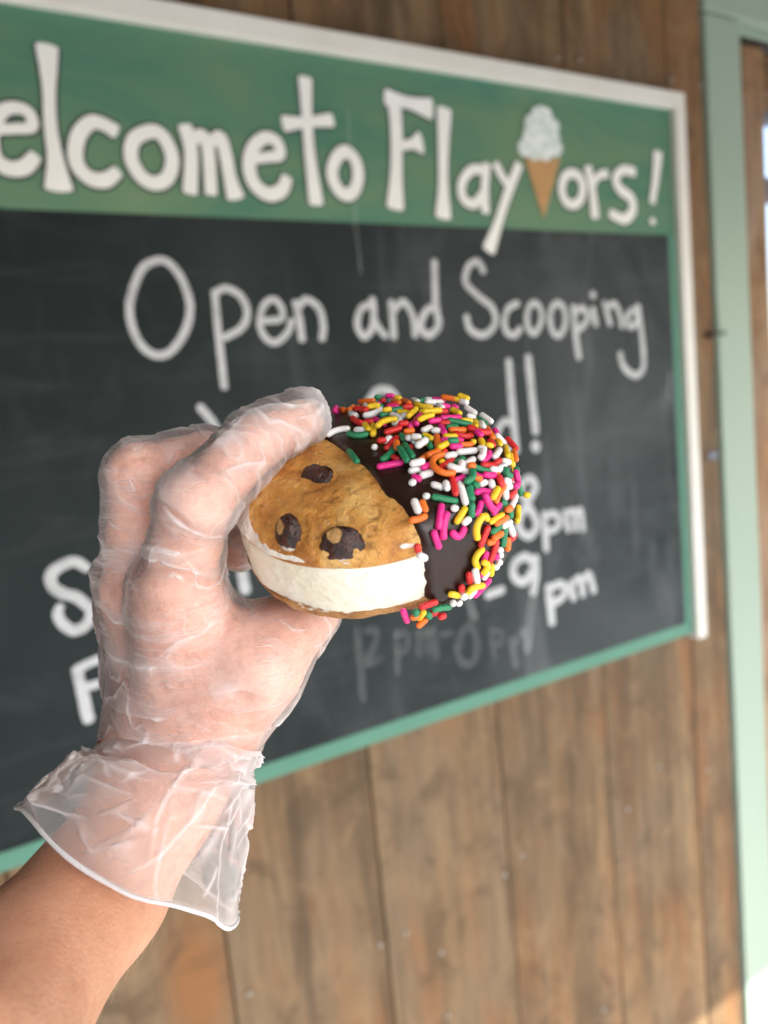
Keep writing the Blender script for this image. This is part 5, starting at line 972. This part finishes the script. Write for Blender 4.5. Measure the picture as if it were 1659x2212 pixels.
for si, (p, q) in enumerate(segs):
    ab = q[:3] - p[:3]; t = np.clip(((V - p[:3]) @ ab) / (ab @ ab), 0, 1)
    dd = np.abs(np.linalg.norm(V - p[:3] - ab * t[:, None], axis=1) - (p[3] + (q[3] - p[3]) * t) - .0012)
    w = 1 / (dd + .0012) ** 4; a_ = unit(ab)
    a_ = unit(a_ + .35 * np.array(CAM_ROT[0]) * (1 if si % 2 else -1))
    al = V @ a_; pr = V - al[:, None] * a_
    warp = (fbm(V * 70 + si * 5, 3) - .5)
    n1 = vnoise(pr * 36 + a_ * (al * 150 + warp * 4.5)[:, None] + si * 3.1); r1 = (1 - np.abs(2 * n1 - 1)) ** 9
    n2 = vnoise(pr * 60 + a_ * (al * 420 + warp * 9)[:, None] + si * 7.7); r2 = (1 - np.abs(2 * n2 - 1)) ** 6
    m1 = sstep(.34, .56, fbm(V * 60 + 9 + si, 2))
    sl1 = np.clip(2 * n1 - 1, 0, 1) ** .6 * (n1 > .5) * np.exp(-np.clip(2 * n1 - 1, 0, 1) * 5)
    disp += w * (r1 * .0010 * (.35 + .65 * m1) + sl1 * .0008 * m1 + r2 * .0001 * m1 + n1 * .0003); cre += w * (r1 * .58 * m1 + sl1 * .30 * m1 + r2 * .10 * m1); wsum += w
disp /= wsum; cre /= wsum
loose = np.clip(fbm(V * 48 + 6, 2) - .48, 0, 1); disp += loose * .0055; cre += loose * .38
for fi, f in enumerate(FOLDS):      # the clear folds: pleats, sharp on one side and running out on the other
    f = [np.array(p) for p in f]; best = np.full(len(V), 1.0); tt = np.zeros(len(V)); sd = np.zeros(len(V)); L = len(f) - 1
    for i, (p, q) in enumerate(zip(f, f[1:])):
        ab = q - p; t = np.clip(((V - p) @ ab) / (ab @ ab), 0, 1); dv = V - p - ab * t[:, None]; dd = np.linalg.norm(dv, axis=1)
        b = dd < best; best[b] = dd[b]; tt[b] = (i + t[b]) / L; sd[b] = (np.cross(ab, N[b]) * dv[b]).sum(1)
    best = np.abs(best + (fbm(V * 160 + fi, 2) - .5) * .0012)
    taper = np.sin(np.pi * np.clip(tt, .03, .97)) ** .7 * (.55 + .45 * vnoise(V * 130 + fi * 4))
    wide = (.0016 + .0018 * (fi * 7 % 5) / 4); up_s = np.where(sd > 0, 1.0, 0.0) if fi % 2 else np.where(sd < 0, 1.0, 0.0)
    line = np.exp(-(best / .00045) ** 2); slope = np.exp(-best / wide) * up_s
    disp += taper * (line * .00055 + slope * .0006); cre += taper * (line * .9 + slope * .5)
V = V + N * disp[:, None]
# empty finger end of the film beyond the index fingertip and loose crumples there
tip = np.array(HAND['index'][3][:3]); dt = unit(tip - np.array(HAND['index'][2][:3]))
far = sstep(-.004, .006, (V - tip) @ dt) * (np.linalg.norm(V - tip, axis=1) < .014)
V = V + far[:, None] * (dt * .0003 + N * ((fbm(V * 240, 3) - .4) * .0016)[:, None]); cre += far * .34
V = relax(V, Q, 1, .35)
glove = mesh_np('glove', V - np.array(base), Q, M['film'], person)
attr(glove, 'crease', np.clip(cre, 0, 1))
def vattr(o, name, P):
    a = o.data.attributes.new(name, 'FLOAT_VECTOR', 'POINT'); a.data.foreach_set('vector', np.asarray(P, np.float32).ravel())
def stretched(V, a_, lo_, hi_):
    a_ = unit(a_); e = unit(np.cross(a_, CAM_ROT[2])); f = np.cross(a_, e); return np.stack([V @ e * lo_, V @ f * lo_, V @ a_ * hi_], 1)
pa = np.array(HAND['palm_index'][0][:3]) - np.array(HAND['palm_index'][1][:3]); ia = np.array(HAND['index'][3][:3]) - np.array(HAND['index'][1][:3])
bend_ = (np.linalg.norm(V - np.array(HAND['web'][1][:3]), axis=1))[:, None] * pa / np.linalg.norm(pa) * .22
vattr(glove, 'pleat_hand', stretched(V + bend_, pa, 34, 330)); vattr(glove, 'pleat_finger', stretched(V, ia, 55, 260))
attr(glove, 'on_finger', sstep(-.002, .006, (V - np.array(HAND['index'][1][:3])) @ unit(ia))); glove['label'] = 'clear wrinkled vinyl glove'
# flared cuff, lofted from the wrist to the open rim
rings = []
C_ = [[np.array(p) for p in q] for q in CUFF]
NT, NR = 300, 120
par = np.linspace(0, len(C_) - 1, NR)
V = []; cr = []
for ri, t in enumerate(par):
    i = min(int(t), len(C_) - 2); f = t - i; f = f * f * (3 - 2 * f) * .3 + f * .7
    l, r, fr, bk = [C_[i][j] * (1 - f) + C_[i + 1][j] * f for j in range(4)]
    cc = (l + r) / 2
    for k in range(NT):
        a = 2 * math.pi * k / NT; c0, s0 = math.cos(a), math.sin(a)
        e = 1.0
        cx_ = math.copysign(abs(c0) ** e, c0); sx_ = math.copysign(abs(s0) ** e, s0)
        V.append(cc + (r - cc) * cx_ + ((fr - cc) if s0 > 0 else (cc - bk) * 1.0) * sx_)
V = np.array(V)
def glove_depth(P):
    D = np.full(len(P), .05)
    for chains, kin, kout, ex in groups(.0005, .015, .006, False):
        G = np.full(len(P), .05)
        for c in chains:
            for p, q in zip(c, c[1:]):
                p = np.array(p); q = np.array(q); ab = q[:3] - p[:3]; t = np.clip((P - p[:3]) @ ab / (ab @ ab), 0, 1)
                G = smin(G, np.linalg.norm(P - p[:3] - ab * t[:, None], axis=1) - (p[3] + ex + (q[3] - p[3]) * t), kin)
        D = smin(D, G, kout)
    return D
W3 = V.reshape(NR, NT, 3); snug = np.array(W3); cen = W3.mean(1, keepdims=True); dirs = W3 - cen; dirs /= np.linalg.norm(dirs, axis=2, keepdims=True)
rad_ = np.full((NR, NT), .004)
for _ in range(40):
    dq = glove_depth((cen + dirs * rad_[..., None]).reshape(-1, 3)).reshape(NR, NT); rad_ = rad_ + np.clip(-dq + .0004, -.004, .004) * .9
snug = cen + dirs * rad_[..., None]; wgt = sstep(.0, .42, np.linspace(0, 1, NR))[:, None, None]
V = (snug * (1 - wgt) + W3 * wgt).reshape(-1, 3)
kk = np.arange(NR * NT); ring = kk // NT; ang = kk % NT
Qc = []
for i in range(NR - 1):
    for k in range(NT): Qc.append((i * NT + k, i * NT + (k + 1) % NT, (i + 1) * NT + (k + 1) % NT, (i + 1) * NT + k))
Qc = np.array(Qc); Nc = vnormals(V, Qc); tq = ring / (NR - 1)
cent = V.reshape(NR, NT, 3).mean(1)[ring]; sg = np.sign(((V - cent) * Nc).sum(1)); Nc = Nc * sg[:, None]
angv = ang / NT * 2 * np.pi; cyl = np.stack([np.cos(angv), np.sin(angv)], 1)
flare = sstep(.05, .4, tq); rc = random.Random(11)
low = vnoise(np.c_[cyl * 1.2, tq * 1.3] + 3); dsp = (low - .35) * .0070 * flare; cre = np.zeros(len(V))
wob = (fbm(np.c_[cyl * 2.2, tq * 2.4] + 8, 3) - .5)
X_ = angv * .034; Y_ = tq * .060
for fi in range(130):      # straight pleats and short crumple lines in the sheet
    a0 = rc.uniform(0, 2 * math.pi) if fi % 3 else rc.uniform(.2, 2.9); y0 = rc.uniform(.0, .052)
    if fi < 22: L_, sl_ = rc.uniform(.022, .040), rc.uniform(-.9, .9) + math.pi / 2     # down the cuff
    elif fi < 48: L_, sl_ = rc.uniform(.018, .034), rc.uniform(-.35, .35)               # round the wrist
    else: L_, sl_ = rc.uniform(.006, .016), rc.uniform(0, math.pi)
    if 22 <= fi < 48: y0 *= .55
    dx = (X_ - a0 * .034 + math.pi * .034) % (2 * math.pi * .034) - math.pi * .034; dy = Y_ - y0
    dx = dx + wob * .006; u = dx * math.cos(sl_) + dy * math.sin(sl_); v_ = -dx * math.sin(sl_) + dy * math.cos(sl_) + wob * .003 + .12 * u * u / .02 * rc.choice((-1, 1))
    taper = np.clip(1 - np.abs(u) / (L_ / 2), 0, 1) ** .6; line = np.exp(-(v_ / .0006) ** 2); wide = rc.uniform(.0015, .0045); slope = np.exp(-np.abs(v_) / wide) * ((v_ > 0) if fi % 2 else (v_ < 0))
    k_ = rc.uniform(.5, 1.0); dsp = dsp + taper * k_ * (line * .0006 + slope * .0020); cre = cre + taper * k_ * (line * .60 + slope * .26)
dsp = dsp * sstep(0, .10, tq)
V = V + Nc * dsp[:, None] - ARM * ((vnoise(np.c_[cyl * 1.8, tq * 0 + 5]) - .5) * .005 * tq)[:, None]
ring0 = sstep(.2, 0, tq)
V = V + ARM * ((vnoise(np.c_[cyl * 1.3, tq * 0 + 9]) - .5) * .012 * ring0)[:, None]
cre = cre + sstep(.95, 1.0, tq) * .4 + sstep(.15, .05, tq) * sstep(0, .04, tq) * .12
e0 = V[-NT:].copy(); V = relax(V, Qc, 2, .45); V[-NT:] = V[-NT:] * .5 + e0 * .5
cuff = mesh_np('cuff', V - np.array(base), Qc, M['film_cuff'], glove)
attr(cuff, 'crease', np.clip(cre, 0, 1))
rim = V.reshape(NR, NT, 3)[-1]; tv, tf = [], []
for k in range(NT):
    t = unit(rim[(k + 1) % NT] - rim[k - 1]); u = unit(rim[k] - rim.mean(0)); u = unit(u - t * (u @ t)); w = np.cross(t, u)
    rr = .00070 * (1 + .35 * (vnoise(np.array([[cyl[(NR - 1) * NT + k][0] * 3, cyl[(NR - 1) * NT + k][1] * 3, 2.0]]))[0] - .5))
    for j in range(6):
        a = 2 * math.pi * j / 6; tv.append(rim[k] + rr * (u * math.cos(a) + w * math.sin(a)))
        tf.append((k * 6 + j, k * 6 + (j + 1) % 6, ((k + 1) % NT) * 6 + (j + 1) % 6, ((k + 1) % NT) * 6 + j))
o = mesh_np('cuff_rim', np.array(tv) - np.array(base), np.array(tf), M['film_rim'], glove); attr(o, 'crease', np.full(len(tv), .3))

# ------------------------------------------------------------------ ice cream sandwich
sand = empty('ice_cream_sandwich'); tag(sand, 'chocolate chip cookie ice cream sandwich half dipped in chocolate with rainbow sprinkles', 'ice cream sandwich')
sand.matrix_world = Matrix.Translation(SAND_LOC) @ Matrix(SAND_ROT).transposed().to_4x4()
R0, HH = .0417, .0167
def lathe(prof, nth, irr=None):
    r = np.array([p[0] for p in prof]); h = np.array([p[1] for p in prof]); th = np.linspace(0, 2 * np.pi, nth, endpoint=False)
    k = 1 + (irr(th) if irr else 0 * th)
    V = np.stack([(r[:, None] * k) * np.cos(th), (r[:, None] * k) * np.sin(th), np.repeat(h[:, None], nth, 1)], -1).reshape(-1, 3)
    n = len(r); i, j = np.meshgrid(np.arange(n - 1), np.arange(nth), indexing='ij'); i = i.ravel(); j = j.ravel(); j2 = (j + 1) % nth
    return V, np.stack([i * nth + j, (i + 1) * nth + j, (i + 1) * nth + j2, i * nth + j2], 1)
def irr_top(th): return .006 * np.sin(3 * th + .6) + .005 * np.sin(5 * th + 2) + .003 * np.sin(9 * th)
def plane_s(V): return V[:, 0] + .96 * V[:, 1] + .0092            # > 0 : dipped side
t = np.linspace(.004, np.pi / 2, 90)
prof = [(R0 * 1.004 * math.sin(a) ** (2 / 2.3), HH / 2 + .016 * math.cos(a) ** (2 / 2.2)) for a in t]
prof += [(R0 * 1.004, HH / 2 - .0006), (R0 * .99, HH / 2 - .0016), (R0 * .9, HH / 2 - .0018), (R0 * .4, HH / 2 - .0018), (.0002, HH / 2 - .0018)]
V, Q = lathe(prof, 300, irr_top); N = vnormals(V, Q)
if (N[60 * 300] @ V[60 * 300]) < 0: N = -N; Q = Q[:, ::-1]
out_ = V[:, 2] > HH / 2 - .0004
dry = sstep(.0005, -.0025, plane_s(V))
lump = (fbm(V * 70 + 3, 3) - .5) * .0022 + (fbm(V * 240 + 8, 3) - .5) * .0006
rid = 1 - np.abs(2 * fbm(V * 120 + 40, 4) - 1); crack = sstep(.93, .99, rid) * sstep(.5, .62, fbm(V * 60 + 5, 2))
CHIPS = ((-8.7, -18.2, 22.7, 5.6, 4.0, .15, 0), (-12.6, -36.5, 15.0, 4.6, 5.4, 1.0, 1), (2.8, -39.8, 13.2, 6.2, 5.7, .95, 1), (-29, -2, 20.2, 5.0, 4.0, .1, 0))
pit = np.zeros(len(V))
for cx_, cy_, cz_, a_, b_, cr_, s_ in CHIPS:
    dd = np.linalg.norm(V - np.array((cx_, cy_, cz_)) * .001, axis=1); pit += np.exp(-((dd - a_ * .00105) / .0012) ** 2) * .0006
lump = lump + (fbm(V * 520 + 2, 3) - .5) * .00045
V = V + N * (out_ * dry * (lump - crack * .0007 - pit))[:, None]
th = np.degrees(np.arctan2(V[:, 1], V[:, 0])) % 360; low = (V[:, 2] - HH / 2) * 1000
edge_ = 1.6 + 6.5 * sstep(252, 212, th)
sm = sstep(170, 190, th) * sstep(268, 252, th) * sstep(edge_ + 1.6, edge_ - 1.6, low + (fbm(V * 160, 3) - .5) * 7) * sstep(-.5, .3, low)
sm += .8 * np.exp(-((th - 300 + (fbm(V * 220, 2) - .5) * 9) / 3.6) ** 2 - ((low - 2.6 + (fbm(V * 260 + 7, 2) - .5) * 4) / 1.1) ** 2)
top = mesh_np('top_cookie', V, Q, M['cookie'], sand)
attr(top, 'smear', np.clip(sm, 0, 1)); attr(top, 'crack', np.clip(crack * .6, 0, 1))
# chips, sub-parts of the top cookie
for ci, (cx_, cy_, cz_, a_, b_, cr_, s_) in enumerate(CHIPS):
    p = np.array((cx_, cy_, cz_)) * .001; nn = unit(np.array((p[0] / R0 * .9, p[1] / R0 * .9, max(.15, (p[2] - HH / 2) / .016 * .9))))
    bm = bmesh.new(); bmesh.ops.create_icosphere(bm, subdivisions=4, radius=1); vv = np.array([v.co for v in bm.verts])
    rr = 1 + (fbm(vv * 1.1 + ci * 9, 2) - .5) * .38 + (fbm(vv * 5 + ci, 3) - .5) * .10 - .10 * sstep(.80, .97, 1 - np.abs(2 * fbm(vv * 2.2 + ci * 3, 2) - 1))
    vv2 = vv * rr[:, None]
    x_ = unit(np.cross((0, 0, 1), nn)); y_ = np.cross(nn, x_)
    W_ = p + (x_ * (vv2[:, :1] * a_) + y_ * (vv2[:, 1:2] * b_) + nn * (vv2[:, 2:] * 2.0 + .15)) * .001
    for v, w in zip(bm.verts, W_): v.co = w
    me = bpy.data.meshes.new('chocolate_chip'); bm.to_mesh(me); bm.free(); me.materials.append(M['chip'])
    for q in me.polygons: q.use_smooth = True
    o = link(bpy.data.objects.new('chocolate_chip', me), top)
    cmb = np.exp(-((vv[:, 0] + .15 * (1 if ci == 2 else 3)) ** 2 + (vv[:, 1] - (.60 if ci == 2 else .25)) ** 2) / .16) * (vv[:, 2] > 0) * cr_
    attr(o, 'crumb', cmb); attr(o, 'smear', s_ * sstep(-.35, -.95, vv[:, 1]))
# ice cream
def irr_ice(th): return .010 * np.sin(4 * th + 1.1) * .6 + .006 * np.sin(7 * th)
zz = np.linspace(HH / 2, -HH / 2, 40)
prof = [(.0002, HH / 2 - .0004), (R0 * .6, HH / 2 - .0004), (R0 * .955, HH / 2 - .0004)] + [(R0 * (.972 + .022 * math.cos((z / HH) * 2.6)), z) for z in zz] + [(R0 * .955, -HH / 2), (R0 * .5, -HH / 2), (.0002, -HH / 2)]
V, Q = lathe(prof, 320, irr_ice); N = vnormals(V, Q)
if (N[20 * 320] @ (V[20 * 320] * (1, 1, 0))) < 0: N = -N; Q = Q[:, ::-1]
wallm = np.hypot(V[:, 0], V[:, 1]) > R0 * .93
sc_ = np.c_[V[:, 0] * 60, V[:, 1] * 60, V[:, 2] * 240]
V = V + N * (wallm * ((fbm(sc_, 4) - .5) * .0015 + (fbm(V * 700, 3) - .5) * .0005 - sstep(.72, .86, 1 - np.abs(2 * fbm(V * 110 + 3, 3) - 1)) * .0002))[:, None]
mesh_np('ice_cream', V, Q, M['ice'], sand)
# bottom cookie
t = np.linspace(np.pi / 2, np.pi - .004, 60)
prof = [(.0002, -HH / 2 + .0006), (R0 * .96, -HH / 2 + .0006)] + [(R0 * .985 * math.sin(a) ** (2 / 2.3), -HH / 2 - .011 * abs(math.cos(a)) ** (2 / 2.2)) for a in t]
V, Q = lathe(prof, 260, lambda th: .008 * np.sin(3 * th + 2.5) + .005 * np.sin(6 * th)); N = vnormals(V, Q)
if (N[30 * 260] @ V[30 * 260]) < 0: N = -N; Q = Q[:, ::-1]
V = V + N * ((fbm(V * 80 + 13, 3) - .5) * .0018 + (fbm(V * 300 + 8, 3) - .5) * .0008)[:, None]
o = mesh_np('bottom_cookie', V, Q, M['cookie_bottom'], sand); attr(o, 'smear', sstep(.0016, .0004, -HH / 2 - V[:, 2]) * sstep(.4, .7, fbm(V * 90, 2)) * .5); attr(o, 'crack', np.zeros(len(V)))
# chocolate coating: a skin over the dipped side, thickness running out at the dip line
t = np.linspace(.004, np.pi / 2, 110); t2 = np.linspace(np.pi / 2, np.pi - .004, 90)
prof = [(R0 * math.sin(a) ** (2 / 2.3), HH / 2 + .016 * math.cos(a) ** (2 / 2.2)) for a in t]
prof += [(R0 * (1 - .004 * math.sin(math.pi * k / 40)), HH / 2 - HH * k / 40) for k in range(1, 40)]
prof += [(R0 * math.sin(a) ** (2 / 2.3), -HH / 2 - .011 * abs(math.cos(a)) ** (2 / 2.2)) for a in t2]
V, Q = lathe(prof, 420); N = vnormals(V, Q)
if (N[60 * 420] @ V[60 * 420]) < 0: N = -N; Q = Q[:, ::-1]
ps = plane_s(V) + (fbm(V * 110 + 21, 3) - .5) * .0022 + (fbm(V * 420, 2) - .5) * .0006
th = np.degrees(np.arctan2(V[:, 1], V[:, 0])) % 360
ps = ps - sstep(-HH / 2 + .0005, -HH / 2 - .004, V[:, 2]) * .0045
ps = ps + .0012 * np.exp(-((V[:, 0] * 1000 - 12) / 3) ** 2) * (V[:, 2] > HH / 2)
thick = -.0012 + .0024 * np.sqrt(np.clip((ps + .0008) / .0024, 0, 1)) + (fbm(V * 60 + 2, 3) - .5) * .0009 * sstep(.001, .004, ps)
thick = thick + .0022 * sstep(.010, .045, plane_s(V)) * sstep(-.022, -.004, V[:, 2])
V2 = V + N * thick[:, None]
# soften the cookie and ice cream steps under the chocolate
keep = ps > -.0016; Q = Q[keep[Q].all(1)]; used = np.unique(Q); re = np.full(len(V), -1); re[used] = np.arange(len(used)); V2 = V2[used]; Q = re[Q]
mesh_np('chocolate_coating', V2, Q, M['choc'], sand)
# sprinkles
_sp = {}
def sprinkle_mesh(col, L, bend):
    key = (col, L, bend)
    if key in _sp: return _sp[key]
    K = 11; rows = []
    def axis(s):                         # s in -1..1 along the rod, unit radius rods
        x = s * L / 2; return np.array((x, bend * L * (1 - s * s), 0.0)), unit((L / 2, -2 * bend * L * s, 0)) if L > .01 else np.array((1, 0, 0))
    vs_ = []; ringsn = []
    st = [(-1, -math.pi / 2 * f) for f in (.94, .68, .36)] + [(s, 0) for s in np.linspace(-1, 1, 7 if abs(bend) > .02 else 3)] + [(1, math.pi / 2 * f) for f in (.36, .68, .94)]
    for s, a in st:
        c, tdir = axis(s); n1_ = np.array((-tdir[1], tdir[0], 0)); n2_ = np.array((0, 0, 1.0)); c = c + tdir * math.sin(a) * .92; rr = math.cos(a)
        for j in range(K):
            w = 2 * math.pi * j / K; vs_.append(c + rr * (n1_ * math.cos(w) + n2_ * math.sin(w)))
    fs = []; n = len(st)
    for i in range(n - 1):
        for j in range(K): fs.append((i * K + j, i * K + (j + 1) % K, (i + 1) * K + (j + 1) % K, (i + 1) * K + j))
    fs.append(tuple(range(K))); fs.append(tuple(range((n - 1) * K, n * K))[::-1])
    me = bpy.data.meshes.new('sprinkle'); me.from_pydata([tuple(v) for v in vs_], [], [f[::-1] for f in fs]); me.update()
    me.polygons.foreach_set('use_smooth', [True] * len(me.polygons)); me.materials.append(M[col]); _sp[key] = me; return me
for col, ctr, d, n, L, bend, rad in SPRINKLES:
    body = L / rad; cls = min((.15, .8, 1.6, 2.6, 3.6, 4.8, 6.2), key=lambda q: abs(q - body)); b = round(bend * 5) / 5 if cls > 1.5 else 0
    if b == 0 and cls > 2 and random.random() < .35: b = random.choice((-.06, .06))
    me = sprinkle_mesh(col, cls, b)
    o = link(bpy.data.objects.new('sprinkle', me), sand)
    x = Vector(d).normalized(); z = Vector(n).normalized(); y = z.cross(x).normalized(); z = x.cross(y)
    m = Matrix((x, y, z)).transposed().to_4x4(); k = rad * .001
    sx_ = max(.8, min(1.25, (body + 1.8) / (cls + 1.8)))
    o.matrix_local = Matrix.Translation(Vector(ctr) * .001) @ m @ Matrix.Diagonal((k * sx_, k, k * random.uniform(.92, 1.0), 1))
